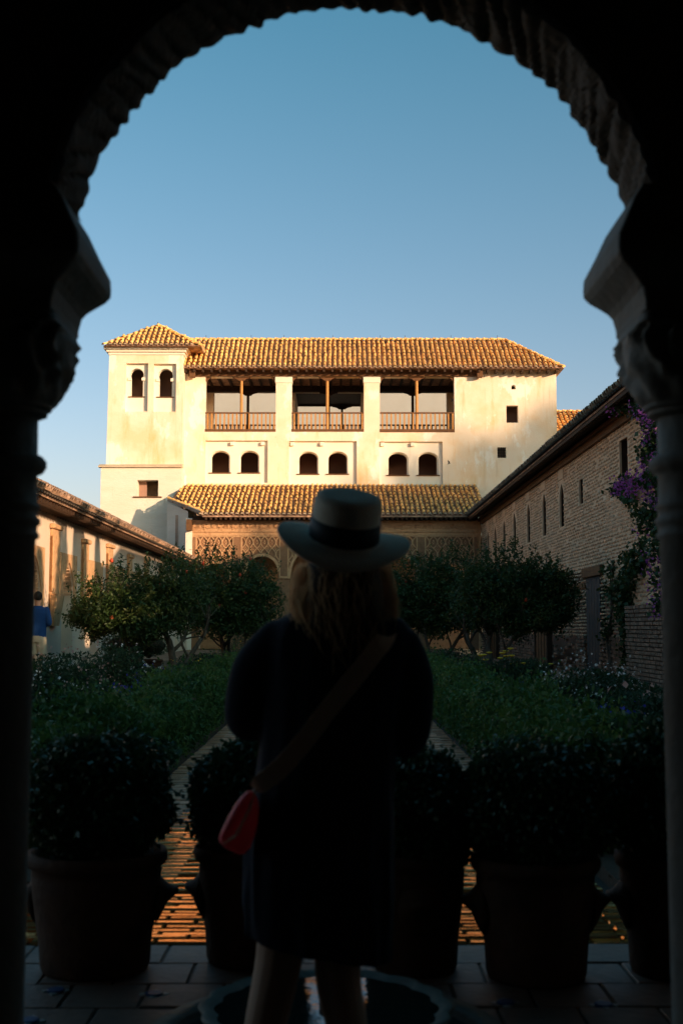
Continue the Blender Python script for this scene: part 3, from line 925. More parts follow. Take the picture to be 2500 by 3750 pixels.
# cornice
for k, (o_, za, zb) in enumerate(((.05,1300,1291),(.14,1291,1283),(.24,1283,1270))):
    z0_, z1_ = at(500, za, YT).z, at(500, zb, YT).z
    MB().box(tx0t-o_, tx1+o_, YT-o_, YT+4.2+o_, z0_+.002*k, z1_).build('cornice', 'plaster_white', tow, bevel=.03)
te0, te1 = at(378, 1266, YT-.5), at(732, 1266, YT-.5)
ez = te0.z; hwid = (te1.x-te0.x)/2; tcx = (te0.x+te1.x)/2
apx = Vector((tcx - .06, YT-.5+hwid, at(590, 1194, YT-.5+hwid).z))
C4 = [Vector((te0.x, YT-.5, ez)), Vector((te1.x, YT-.5, ez)), Vector((te1.x, YT-.5+2*hwid, ez)), Vector((te0.x, YT-.5+2*hwid, ez))]
troof = MB().add(C4 + [apx], [(0,1,4),(1,2,4),(2,3,4),(3,0,4),(3,2,1,0)]).build('roof', 'tile_old', tow)
tile_roof(troof, C4[0], C4[1], apx-(C4[0]+C4[1])/2, 19, 7, lambda u, v: abs(u-.5) < .5*(1-v)-.01, 300)
tile_roof(troof, C4[1], C4[2], apx-(C4[1]+C4[2])/2, 19, 7, lambda u, v: abs(u-.5) < .5*(1-v)-.01, 0)
for k in range(3): cap_tiles(troof, C4[k] + Vector((0,0,.05)), apx + Vector((0,0,.02)), .11)
MB().tube([apx, apx + Vector((0,0,.2))], .015, 5).build('finial', 'iron', troof)

# ------------------------------------------------------------------ lower roofed range beyond the palace
nb2 = thing('rear_wing', 'low wing with golden barrel tile roof behind the brick range', 'wing', (12.5, 62, 0))
a0, a1 = at(2020, 1598, 61), at(2260, 1598, 61)
b0, b1 = at(2020, 1510, 64), at(2260, 1510, 64)
MB().box(a0.x, a1.x, 61.4, 66, 0, a0.z-.05).build('wall', 'plaster', nb2)
rs = MB().add([a0, a1, (a1.x,64,b0.z), (a0.x,64,b0.z), (a0.x,67,a0.z), (a1.x,67,a0.z)], [(0,1,2,3),(3,2,5,4),(0,3,4),(1,5,2)]).build('roof', 'tile_old', nb2)
tile_roof(rs, a0, a1, Vector((0, 3, b0.z-a0.z)), 13, 9)
cap_tiles(rs, (a0.x,64,b0.z+.05), (a1.x,64,b0.z+.05))

# ------------------------------------------------------------------ pale rear wall seen through the loggia
rwl = thing('rear_wall', 'pale wall seen through the loggia between posts and rails', 'wall', (0, 76, 0))
ph = R(26)
rc = Vector((-2.5, 77, 9.0))
MB().obox(rc, (12.5*math.cos(ph), -12.5*math.sin(ph), 0), (.2*math.sin(ph), .2*math.cos(ph), 0), (0,0,9.1)).build('wall_face', 'plaster_white', rwl)
MB().obox(rc + Vector((0,0,9.2)), (12.6*math.cos(ph), -12.6*math.sin(ph), 0), (.32*math.sin(ph), .32*math.cos(ph), 0), (0,0,.1)).build('coping', 'mortar', rwl)

# ------------------------------------------------------------------ portico in front of the palace
por = thing('portico', 'carved stucco portico with lattice panels, inscription band and tiled lean-to roof', 'portico', (0, 54, .3))
YQ = 54.0
qx0, qx1 = at(705, 1990, YQ).x, at(1748, 1990, YQ).x
zq = lambda y: at(1235, y, YQ).z
xq_ = lambda x: at(x, 2000, YQ).x
pil = [705, 870, 1040, 1384, 1541, 1748]
ops = [(728, 846, 2062), (903, 1019, 2035), (1062, 1364, 1968), (1405, 1522, 2035), (1562, 1724, 2062)]
hl = []
for (a, b_, top) in ops:
    x0, x1 = xq_(a), xq_(b_)
    r_ = (x1-x0)/2
    hl.append(arch_poly(x0, x1, .301, zq(top)-r_, r_, 20))
m = MB()
holes_wall(m, (0, YQ, 0), (1,0,0), (0,0,1), (0,-1,0), rect(qx0, qx1, .3, zq(1900)), hl, .5)
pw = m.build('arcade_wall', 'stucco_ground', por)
for (a, b_, top), hp in zip(ops, hl):                     # carved moulding round each arch
    x0, x1 = xq_(a), xq_(b_); r_ = (x1-x0)/2; zsx = zq(top)-r_; cx = (x0+x1)/2
    rings = []
    for i in range(33):
        an = math.pi*i/32
        tooth = .012*(i % 2)
        c, s = math.cos(an), math.sin(an)
        rings.append([(cx+(r_-.02-tooth)*c, YQ-.05, zsx+(r_-.02-tooth)*s), (cx+(r_+.10)*c, YQ-.05, zsx+(r_+.10)*s), (cx+(r_+.10)*c, YQ+.01, zsx+(r_+.10)*s), (cx+(r_-.02-tooth)*c, YQ+.2, zsx+(r_-.02-tooth)*s)])
    MB().loft(rings).build('arch_moulding', 'stucco', por)
z_a, z_b, z_c, z_d = zq(1945), zq(1912), zq(1960), zq(2118)
MB().box(qx0, qx1, YQ-.045, YQ-.002, z_a, z_b).build('inscription_band', 'stucco', por)
band = bpy.data.objects['inscription_band']
for (ya, yb, pj) in ((1912,1906,.09),(1949,1945,.075),(1962,1958,.07)):
    MB().box(qx0, qx1, YQ-pj, YQ-.001, zq(ya), zq(yb)).build('moulding', 'stucco', por)
MB().box(qx0, qx1, YQ-.03, YQ-.001, zq(1958)-.001, zq(1949)).build('frieze', 'stucco', por)
for i, c in enumerate(pil):
    w = 15 if 0 < i < 5 else 9
    x0, x1 = xq_(c-w), xq_(c+w)
    if i == 0: x0, x1 = xq_(705), xq_(720)
    if i == 5: x0, x1 = xq_(1732), xq_(1748)
    p_ = MB().box(x0, x1, YQ-.06, YQ-.001, z_d, zq(1962)).build('pilaster', 'stucco', por)
    MB().box(x0+.03, x1-.03, YQ-.075, YQ-.061, z_d+.1, zq(1962)-.06).build('carved_strip', 'stucco_ground', p_)
    cxp = (x0+x1)/2
    cp = MB(); cp.loft([sq(cxp, YQ+.24, .10, .10, zq(2166), 2, 16), sq(cxp, YQ+.24, .12, .12, zq(2158), 2.4, 16), sq(cxp, YQ+.24, .2, .2, zq(2138), 5, 16), sq(cxp, YQ+.24, .21, .21, z_d+.002, 8, 16)])
    co = MB().lathe([(.12,.3),(.12,.42),(.085,.46),(.08,zq(2166))], (cxp, YQ+.24, 0), 14).build('column', 'stone', por, smooth=True)
    cp.build('capital', 'stucco', co)
# lattice of curved ribs in the spandrels
def in_arch(x, z, pad=.12):
    for (a, b_, top) in ops:
        x0, x1 = xq_(a)-pad, xq_(b_)+pad
        r_ = (x1-x0)/2; zsx = zq(top)+pad-r_; cx = (x0+x1)/2
        if x0 < x < x1 and (z < zsx or math.hypot(x-cx, z-zsx) < r_): return True
    return False
for k in range(5):
    xa, xb = xq_(pil[k]+ (16 if k else 15)), xq_(pil[k+1]-16)
    zt, zl = zq(1964), z_d
    fr = MB()
    for (p, q) in (((xa,zt),(xb,zt)),((xa,zt),(xa,zl)),((xb,zt),(xb,zl))):
        fr.beam((p[0],YQ-.03,p[1]), (q[0],YQ-.03,q[1]), .045, .05, (0,1,0))
    pn = fr.build('panel_frame', 'stucco', por)
    W_ = xb-xa
    ncell = max(3, round(W_/.36)); dx = W_/ncell; dz = .54
    lat = MB()
    for sgn in (1, -1):
        for i in range(-12, ncell+12):
            pts = []
            nseg = 40
            for s in range(nseg+1):
                z = zt - (zt-zl)*s/nseg
                ph = (zt-z)/dz
                x = xa + (i + sgn*ph + .11*math.sin(2*math.pi*ph)*sgn)*dx
                pts.append((x, z))
            for (p, q) in zip(pts, pts[1:]):
                mx, mz = (p[0]+q[0])/2, (p[1]+q[1])/2
                if xa+.01 < mx < xb-.01 and not in_arch(mx, mz):
                    d = Vector((q[0]-p[0], 0, q[1]-p[1])); 
                    lat.beam((p[0], YQ-.024-.002*sgn, p[1]), (q[0], YQ-.024-.002*sgn, q[1]), .05, .045, (0,1,0))
    if lat.v: lat.build('lattice', 'stucco', pn, kind='stuff')
    # leaf ornament inside the diamonds
    orn = MB()
    for i in range(ncell+1):
        for j in range(14):
            x = xa + (i + (.5 if j % 2 == 0 else 0))*dx; z = zt - (j*.5+.0)*dz
            if not (xa+.08 < x < xb-.08) or z < zl or z > zt-.05 or in_arch(x, z, .2): continue
            for (ox, oz, r_) in ((0,.06,.055),(0,-.06,.05),(.05,0,.035),(-.05,0,.035)):
                orn.add([(x+ox-r_*.7, YQ-.004, z+oz), (x+ox, YQ-.004, z+oz-r_), (x+ox+r_*.7, YQ-.004, z+oz), (x+ox, YQ-.004, z+oz+r_), (x+ox, YQ-.03, z+oz)], [(0,1,4),(1,2,4),(2,3,4),(3,0,4)])
    if orn.v: orn.build('leaf_ornament', 'stucco', pn, kind='stuff')
# carved inscription, repeated along the band
tc = bpy.data.curves.new('inscription', 'FONT')
tc.body = '\uFDF2 \uFEFB\uFE87 \uFE90\uFEDF\uFE8E\uFECF \uFEFB\uFEED'
tc.size = 1.0; tc.extrude = .03; tc.resolution_u = 2
to = bpy.data.objects.new('inscription_source', tc); COL.objects.link(to)
bpy.context.view_layer.update()
tm = bpy.data.meshes.new_from_object(to)
bpy.data.objects.remove(to)
co = np.empty(len(tm.vertices)*3); tm.vertices.foreach_get('co', co); co = co.reshape(-1,3)
lo, hi = co.min(0), co.max(0)
co[:,:2] = (co[:,:2]-lo[:2])/(hi[:2]-lo[:2])
tm.vertices.foreach_set('co', co.ravel()); tm.materials.clear(); tm.materials.append(MAT['stucco'])
NI = 10
uw = (qx1-qx0-.1)/NI
for i in range(NI):
    M = Matrix.Translation((qx0+.05+uw*i+.06, YQ-.05, z_a+.045)) @ Matrix.Rotation(math.pi/2, 4, 'X') @ Matrix.Diagonal((uw-.12, z_b-z_a-.09, .8, 1))
    o = place_mesh('inscription', tm, M, band)
    x = qx0+.05+uw*i
    MB().box(x-.012, x+.012, YQ-.062, YQ-.0455, z_a+.01, z_b-.01).build('band_divider', 'stucco', band)
MB().box(qx1+.003, 6.46, YQ-.02, YQ+.5, .3, zq(1900)).build('end_pier', 'stucco', por)
# inside of the portico
MB().box(qx0, qx1, 57.5, 57.7, .3, zq(1890)).build('back_wall', 'stucco', por)
MB().box(qx0-.3, qx0-.003, YQ-.1, 57.7, .3, zq(1898)).build('end_wall', 'plaster_white', por)
MB().box(qx0-.9, qx0-.304, YQ+.9, 57.7, .3, zq(1880)).build('end_wall', 'old_plaster', por)
# end gable wall, left
ga, gb = at(613, 1840, 55.6), at(689, 1872, 54.3)
MB().prism([(ga.x, ga.y, .3), (gb.x, gb.y, .3), gb, ga], (0, 2.2, 0)).build('gable_wall', 'whitewash', por)
q0, q1 = at(622, 1830, 55.5), at(748, 1880, 53.3)
MB().beam(q0, q1, .26, .16).build('verge_coping', 'old_plaster', por, bevel=.03)
cap_tiles(por, q0 + Vector((-.06,0,.07)), q1 + Vector((0,0,.05)), .10, 'tile', .34)
MB().box(at(684,1900,53.7).x, qx0-.002, 53.55, YQ+.2, zq(1945), zq(1905)).build('eave_corbel', 'wood', por)
ped, pet = 53.25, 57.9
f0, f1 = at(742, 1884, ped), at(1790, 1892, ped); zpe = at(1235, 1888, ped).z
zpt = at(1235, 1782, pet).z
f0.z = f1.z = zpe
xl2 = at(664, 1775, pet).x
VC = .47
xm2 = xl2 + .1
ymid, zmid = ped+(pet-ped)*VC, zpe+(zpt-zpe)*VC
sl = MB().prism([(f0.x,ped,zpe),(f1.x,ped,zpe),(f1.x,pet,zpt),(xl2,pet,zpt),(xm2,ymid,zmid)], (0,0,-.07))
proof = sl.build('roof', 'tile_old', por)
E0_ = Vector((xl2, ped, zpe)); E1_ = Vector((f1.x, ped, zpe))
wq = E1_.x - E0_.x
cl0 = f0.x
tile_roof(proof, E0_, E1_, (0, pet-ped, zpt-zpe), 62, 10, lambda u, v: E0_.x + u*wq > cl0 + (xl2-cl0)*min(1, v/VC), 300)
MB().box(E0_.x+.4, E1_.x, pet-.02, pet+.08, zpt-.02, zpt+.10).build('flashing', 'mortar', proof)
me = None
for i in range(58):
    x = f0.x + .15 + (f1.x-f0.x-.3)*i/57
    if me is None:
        ro = MB().box(x-.045, x+.045, ped+.05, YQ-.02, zpe-.17, zpe-.065).build('rafter', 'wood_dark', proof); me = ro.data; m0 = WORLD_LOC[ro.name]
    else: place_mesh('rafter', me, Matrix.Translation((x, m0.y, m0.z)), proof)
MB().box(qx0, qx1, YQ-.16, YQ+.02, zq(1905), zpe+.02).build('eave_beam', 'wood_dark', por)

# ================================================================== brick range along the right side
XW = 6.5
rwg = thing('brick_wing', 'long brick garden wing in shade with slender arched windows and deep eave', 'wing', (6.5, 38, 0))
Y0, Y1 = 22.6, 54.0
def yz(px, py, X=XW):
    p = atx(px, py, X); return p.y, p.z
zev = atx(2265, 1432, 5.85).z                     # eave height
zwt = zev - .30
holes = []; recs = []
slits = [(2044,2064,1772,1930), (1981,1999,1808,1963), (1925,1940,1845,1988), (1875,1888,1878,2010), (1838,1850,1905,2030), (1806,1817,1925,2045), (1780,1790,1945,2060), (1757,1766,1960,2070)]
for (a, b, t, bo) in slits:
    ya, yb = yz(b, t)[0], yz(a, t)[0]
    zt_, zb_ = yz((a+b)/2, t)[1], yz((a+b)/2, bo)[1]
    c = (ya+yb)/2; w = .34
    holes.append(arch_poly(c-w, c+w, zb_, zt_-w*1.35, w*1.05, 10, pointed=.10)); recs.append((c-w, c+w, zb_, zt_+.05))
for (a, b, t, bo) in ((2118,2132,1755,1846), (2265,2295,1607,1765)):
    ya, yb = yz(b, t)[0], yz(a, t)[0]
    h = (ya, yb, yz((a+b)/2, bo)[1], yz((a+b)/2, t)[1])
    holes.append(rect(*h)); recs.append(h)
dya, dyb = yz(2198, 2200)[0], yz(2148, 2200)[0]
dz0, dz1 = .09, yz(2173, 2112)[1]
holes.append(rect(dya, dyb, dz0, dz1)); recs.append((dya, dyb, dz0, dz1))
m = MB()
holes_wall(m, (XW, 0, 0), (0,1,0), (0,0,1), (-1,0,0), rect(Y0, Y1, 0, zwt+.3), holes, 5.0, [.05]*(len(holes)-1) + [.06])
rwall = m.build('wall', 'brick_mortar', rwg)
for hp in holes[:-1]:
    n = len(hp)
    MB().add([(XW+.05, p[0], p[1]) for p in hp] + [(XW+.45, p[0], p[1]) for p in hp], [(i, (i+1)%n, (i+1)%n+n, i+n) for i in range(n)] + [tuple(range(n,2*n))]).build('window_lining', 'wood_dark', rwg)
MB().box(XW+1.2, XW+1.35, Y0, Y1, 0, zwt).build('room_walls', 'dark_room', rwg)
MB().box(XW-.02, XW+.10, dya, dyb, dz0, dz1).build('door', 'slate_door', rwg)
for k in range(1, 5):
    yy = dya + (dyb-dya)*k/5
    MB().box(XW-.026, XW-.0205, yy-.006, yy+.006, dz0+.02, dz1-.02).build('door_board_joint', 'joint', bpy.data.objects['door'])
MB().box(XW-.09, XW+.1, dya-.35, dyb+.25, dz1, dz1+.26).build('door_lintel', 'wood', rwg, bevel=.02)
la, lb = yz(2146, 2125)[0]+.05, yz(2092, 2130)[0]
MB().box(XW-.05, XW+.1, la, lb, dz1-.26, dz1-.12).build('lintel', 'wood', rwg, bevel=.015)
MB().box(XW-.25, XW+.2, dya-.05, dyb+.05, .02, .12).build('door_step', 'stone', rwg)
# the pale strips above the slender windows
for r in recs[:8]:
    if zwt - r[3] > .12: MB().box(XW-.022, XW+.02, r[0]-.03, r[1]+.03, r[3]+.08, zwt-.02).build('plaster_patch', 'brick_mortar', rwg)
# bricks: the largest as parts of the wall, the rest joined
BP, RP = .285, .088
hx, hy_, hz = .014, .122, .026
cube_v = np.array([(-1,-1,-1),(-1,1,-1),(-1,1,1),(-1,-1,1),(1,-1,-1),(1,1,-1),(1,1,1),(1,-1,1)], float)
cube_f = np.array([(0,1,2,3),(0,4,5,1),(1,5,6,2),(2,6,7,3),(3,7,4,0)])
bm_ = MB(); bm_.add([tuple(p) for p in cube_v*np.array([hx,hy_,hz])], [tuple(f) for f in cube_f])
bme = bpy.data.meshes.new('brick'); bme.from_pydata(bm_.v, [], bm_.f); bme.materials.append(MAT['brick'])
cen = []; nind = 0
rs_ = np.random.default_rng(3)
iz = 0; z = 1.15
while z < zwt - .04:
    y = Y0 + .2 + (iz % 2)*BP/2
    while y < Y1 - .1:
        ok = True
        for r in recs:
            if r[0]-.10 < y < r[1]+.10 and r[2]-.03 < z < r[3]+.03: ok = False; break
        if ok and rs_.random() > .06:
            p = (XW - .004 + rs_.uniform(-.004,.006), y + rs_.uniform(-.012,.012), z + rs_.uniform(-.007,.007))
            if nind < 300 and y < 29.2 and z > 3.6:
                place_mesh('brick', bme, Matrix.Translation(p) @ Matrix.Rotation(rs_.uniform(-.03,.03), 4, 'X'), rwall); nind += 1
            else: cen.append(p)
        y += BP
    z += RP; iz += 1
cen = np.array(cen); sc_ = np.stack([np.full(len(cen), hx), hy_*rs_.uniform(.82,1.06,len(cen)), hz*rs_.uniform(.75,1.15,len(cen))], 1)
vv = (cube_v[None]*sc_[:,None] + cen[:,None]).reshape(-1,3)
ff = (cube_f[None] + (np.arange(len(cen))*8)[:,None,None]).reshape(-1,4)
org = Vector((XW, 38, 1.1))
link_mesh('bricks_beyond', np_mesh('bricks', vv-np.array(org), ff), org, 'brick', rwall, kind='stuff')
# rough base of the wall: courses of rubble, and old plaster
rub = MB()
for iz in range(11):
    y = Y0 + .1
    while y < Y1 - .2:
        w = rnd.uniform(.16,.36); zz0 = .05 + iz*.10
        if not (dya-.05 < y+w/2 < dyb+.05):
            o_ = .03 + rnd.uniform(0,.05)
            if not (32.5 < y < 36.5 and rnd.random() < .75):
                rub.obox((XW-o_/2, y+w/2, zz0+.04), (o_/2+.02,0,0), (0,w/2-.012,0), (0,rnd.uniform(-.006,.006),.036+rnd.uniform(-.008,.004)))
        y += w
rub.build('rubble_base', 'rubble', rwall, kind='stuff')
# buttress of rubble bricks at the near end
bt = MB()
by0, by1 = 22.8, atx(2296, 2400, 6.2).y
bt_top = atx(2350, 2215, 6.2).z
MB().box(6.22, 6.49, by0, by1, 0, bt_top-.02).build('buttress', 'joint', rwg)
butt = bpy.data.objects['buttress']
z = .04; k = 0; nst = 0; far = MB()
while z < bt_top - .05:
    y = by0 + (k % 2)*.14
    while y < by1 - .1:
        w = rnd.uniform(.22,.32); w = min(w, by1-y+.02)
        if nst < 290:
            MB().obox((6.2-rnd.uniform(0,.02), y+w/2, z+.035), (.03,0,0), (0,w/2-.012,0), (0,0,.034-rnd.uniform(0,.006))).build('brick', 'rubble', butt); nst += 1
        y += w
    z += .085; k += 1
# timber: wall plate, frieze boards, rafters and the tiled eave
MB().box(XW-.10, XW+.3, Y0, Y1-.2, zwt-.02, zwt+.16).build('wall_plate', 'wood', rwg, bevel=.01)
MB().box(XW-.17, XW+.3, Y0, Y1-.2, zwt+.162, zwt+.26).build('wall_plate', 'wood', rwg, bevel=.01)
XE = 5.85
zri = zev + 2.1
sl = MB().add([(XE,Y0,zev),(XE,Y1+.3,zev),(9.6,Y1+.3,zri),(9.6,Y0,zri),(13.2,Y0,zev),(13.2,Y1+.3,zev),(XE,Y0,zev-.05),(XE,Y1+.3,zev-.05),(9.6,Y1+.3,zri-.1),(9.6,Y0,zri-.1)],
              [(0,1,2,3),(3,2,5,4),(6,9,8,7),(0,6,7,1),(0,3,9,6),(0,4,3)])
rroof = sl.build('roof', 'tile_old', rwg)
upr = Vector((9.6-XE, 0, zri-zev)); upr = upr.normalized()*.8
tile_roof(rroof, (XE-.05,Y0,zev), (XE-.05,Y1-.4,zev), upr, 138, 2, None, 276, 'tile_old', .66)
me = None
for i in range(112):
    y = Y0 + .15 + i*.28
    if y > Y1 - .3: break
    if me is None:
        ro = MB().prism([(XE+.08, y-.05, zev-.16), (XE+.08, y-.05, zev-.055), (XW+.15, y-.05, zev+.28), (XW+.15, y-.05, zev+.15)], (0,.10,0)).build('rafter', 'wood_dark', rroof); me = ro.data; m0 = WORLD_LOC[ro.name]; y00 = y
    else: place_mesh('rafter', me, Matrix.Translation((m0.x, m0.y + (y-y00), m0.z)), rroof)
MB().box(XE+.02, XE+.08, Y0, Y1-.3, zev-.14, zev-.051).build('fascia', 'wood_dark', rroof)
# timber door frames further along the wall
for (px0, px1, pt, pb) in ((1962,2010,2098,2410), (1790,1822,2200,2400)):
    ya, yb = atx(px1, 2300, XW-.12).y, atx(px0, 2300, XW-.12).y
    zt_ = atx(px0, pt, XW-.12).z
    d = thing('timber_door_frame', 'tall dark timber door frame %s' % ('rising above the pomegranate crown at brick wall' if px0 > 1900 else 'low behind the tree trunks at brick wall'), 'door frame', (XW-.12, (ya+yb)/2, .08))
    for yy in (ya+.08, yb-.08):
        MB().box(XW-.20, XW-.035, yy-.08, yy+.08, .08, zt_).build('post', 'wood_dark', d, bevel=.01)
    MB().box(XW-.21, XW-.03, ya, yb, zt_-.9, zt_-.7).build('cross_beam', 'wood', d, bevel=.01)
    MB().box(XW-.16, XW-.06, ya+.161, yb-.161, .09, zt_-.901).build('door_leaf', 'wood', d)
    for k in range(3):
        yy = ya+.16 + (yb-ya-.32)*(k+1)/4
        MB().box(XW-.175, XW-.161, yy-.015, yy+.015, .1, zt_-.92).build('batten', 'wood_dark', d)

# unseen wall added past the brick range to keep low sun off the beds
block_wall = tag(MB().box(6.5, 6.9, -7, 22.5, -.3, 4.5).build('sun_block_wall', 'court_plaster'), 'unseen plain wall added to block the low sun', 'wall')

# ================================================================== white range along the left side
XV = -6.7
lwg = thing('white_wing', 'low whitewashed garden wing with arched doorways, carved piers and tiled eave', 'wing', (-6.7, 37, .3))
Z0 = .32; LY0, LY1 = 18.0, 54.3
zel = atx(152, 1806, -6.12).z
zlt = zel - .12
cents = [26.55 + 3.42*k for k in range(-2, 8)]
zsp = atx(250, 2150, XV).z
ztop = atx(250, 2062, XV).z
hs = []
for c in cents:
    w = .62
    hs.append(arch_poly(c-w, c+w, Z0+.05, ztop-.80, .66, 16, pointed=.16))
m = MB()
holes_wall(m, (XV, 0, 0), (0,1,0), (0,0,1), (1,0,0), rect(LY0, LY1, 0, zlt), hs, 4.0, [.55]*len(hs))
m.build('wall', 'court_plaster', lwg)
MB().box(XV-1.1, XV-.9, LY0, LY1, 0, zlt).build('passage_wall', 'court_plaster', lwg)
MB().box(XV-.9, XV-.01, LY0, LY1, .2, Z0).build('passage_floor', 'path', lwg)
for ci, (c, hp) in enumerate(zip(cents, hs)):
    pt = [(c-.92, ztop-1.1), (c+.92, ztop-1.1), (c+.92, ztop+.22), (c-.92, ztop+.22)]
    # spandrel panel of old stucco with the arch cut out of it
    arch = [p for p in hp if p[1] > ztop-1.1]
    arch = sorted(arch, key=lambda p: p[0])
    up = [(c-.62, ztop-1.1)] + arch + [(c+.62, ztop-1.1)]
    poly = [(c-.92, ztop-1.1)] + up + [(c+.92, ztop-1.1), (c+.92, ztop+.22), (c-.92, ztop+.22)]
    cl_ = [poly[0]]
    for p in poly[1:]:
        if math.hypot(p[0]-cl_[-1][0], p[1]-cl_[-1][1]) > 1e-3: cl_.append(p)
    MB().prism([(XV+.001, p[0], p[1]) for p in cl_], (.025,0,0)).build('spandrel_panel', 'stucco', lwg)
    # brick voussoirs lining the head of the arch
    for i in range(19):
        an = math.pi*(i+.5)/19
        q = Vector((XV-.2, c-.60*math.cos(an), ztop-.80+.66*math.sin(an) + .12*math.sin(an)**5))
        rd = Vector((0, -math.cos(an), math.sin(an)))
        MB().obox(q, (.17,0,0), rd*.028, Vector((0, rd.z, -rd.y))*.047).build('voussoir', 'brick', lwg)
for i, c in enumerate(cents[:-1]):
    pc = c + 1.71 + .12
    w = .34 if i % 2 else .38
    tp = atx(210, 1944, XV).z - (.10 if i % 2 else 0)
    bt_ = atx(210, 2292, XV).z
    p_ = MB().box(XV+.001, XV+.07, pc-w, pc+w, bt_+.75, tp).build('carved_pier', 'stucco', lwg, bevel=.012)
    MB().box(XV+.071, XV+.11, pc-w-.07, pc-w+.10, bt_+.8, tp-.15).build('pier_shaft', 'stucco', p_, bevel=.02)
    MB().box(XV+.001, XV+.13, pc-w-.08, pc+w+.05, tp+.002, tp+.12).build('pier_cornice', 'stucco', p_, bevel=.03)
    MB().loft([sq(XV+.07, pc, .055, w*.75, bt_, 5, 16), sq(XV+.08, pc, .065, w*.9, bt_+.2, 5, 16), sq(XV+.10, pc, .09, w*1.05, bt_+.55, 6, 16), sq(XV+.11, pc, .10, w*1.15, bt_+.748, 8, 16)]).build('bracket', 'stucco', p_)
    MB().box(XV+.001, XV+.05, pc-.5, pc+.5, Z0, Z0+.26).build('plinth', 'old_plaster', lwg)
XLE = -6.12
slope = math.radians(27)
rise = 3.4*math.tan(slope)
sl = MB().add([(XLE,LY0,zel),(XLE,LY1,zel),(XLE-3.4,LY1,zel+rise),(XLE-3.4,LY0,zel+rise),(XLE-6.8,LY0,zel),(XLE-6.8,LY1,zel),(XLE,LY0,zel-.05),(XLE,LY1,zel-.05)],
              [(0,1,2,3),(3,2,5,4),(0,6,7,1),(6,4,5,7),(0,3,4,6),(1,7,5,2)])
lroof = sl.build('roof', 'tile_old', lwg)
upl = Vector((-1, 0, math.tan(slope))).normalized()
tile_roof(lroof, (XLE+.05,LY0,zel), (XLE+.05,LY1,zel), upl*3.6, 158, 9, None, 300, 'tile_old', .66, order=lambda u, v: v < .15)
cap_tiles(lroof, (XLE-3.4,LY0,zel+rise+.05), (XLE-3.4,LY1,zel+rise+.05), .13, 'tile_old')
me = None
for i in range(128):
    y = LY0 + .15 + i*.285
    if y > LY1 - .2: break
    if me is None:
        ro = MB().prism([(XLE-.05, y-.05, zel-.15), (XLE-.05, y-.05, zel-.055), (XV-.1, y-.05, zel-.055), (XV-.1, y-.05, zel-.15)], (0,.10,0)).build('rafter', 'wood_dark', lroof); me = ro.data; m0 = WORLD_LOC[ro.name]; y00 = y
    else: place_mesh('rafter', me, Matrix.Translation((m0.x, m0.y + (y-y00), m0.z)), lroof)
for k in range(12):
    y = 27 + k*2.2
    MB().tube([(XLE+.03, y, zel+.1), (XLE+.03, y, zel+.20), (XLE-.02, y, zel+.22), (XLE-.03, y, zel+.19)], .010, 6).build('eave_hook', 'iron', lroof)

# ================================================================== plants
G = np.random.default_rng(11)
def blob(n, c, r, rng, shell=.35, lump=.18):
    """points through an uneven ellipsoid, denser toward its surface"""
    d = rng.normal(size=(n,3)); d /= np.linalg.norm(d, axis=1)[:,None]
    rad = 1 - shell*rng.random((n,1))**1.5
    k = 1 + lump*(np.sin(d[:,0:1]*5+c[0]) * np.cos(d[:,1:2]*6+c[1]) + np.sin(d[:,2:3]*7+c[0]*3))
    return np.array(c) + d*np.array(r)*rad*k, d

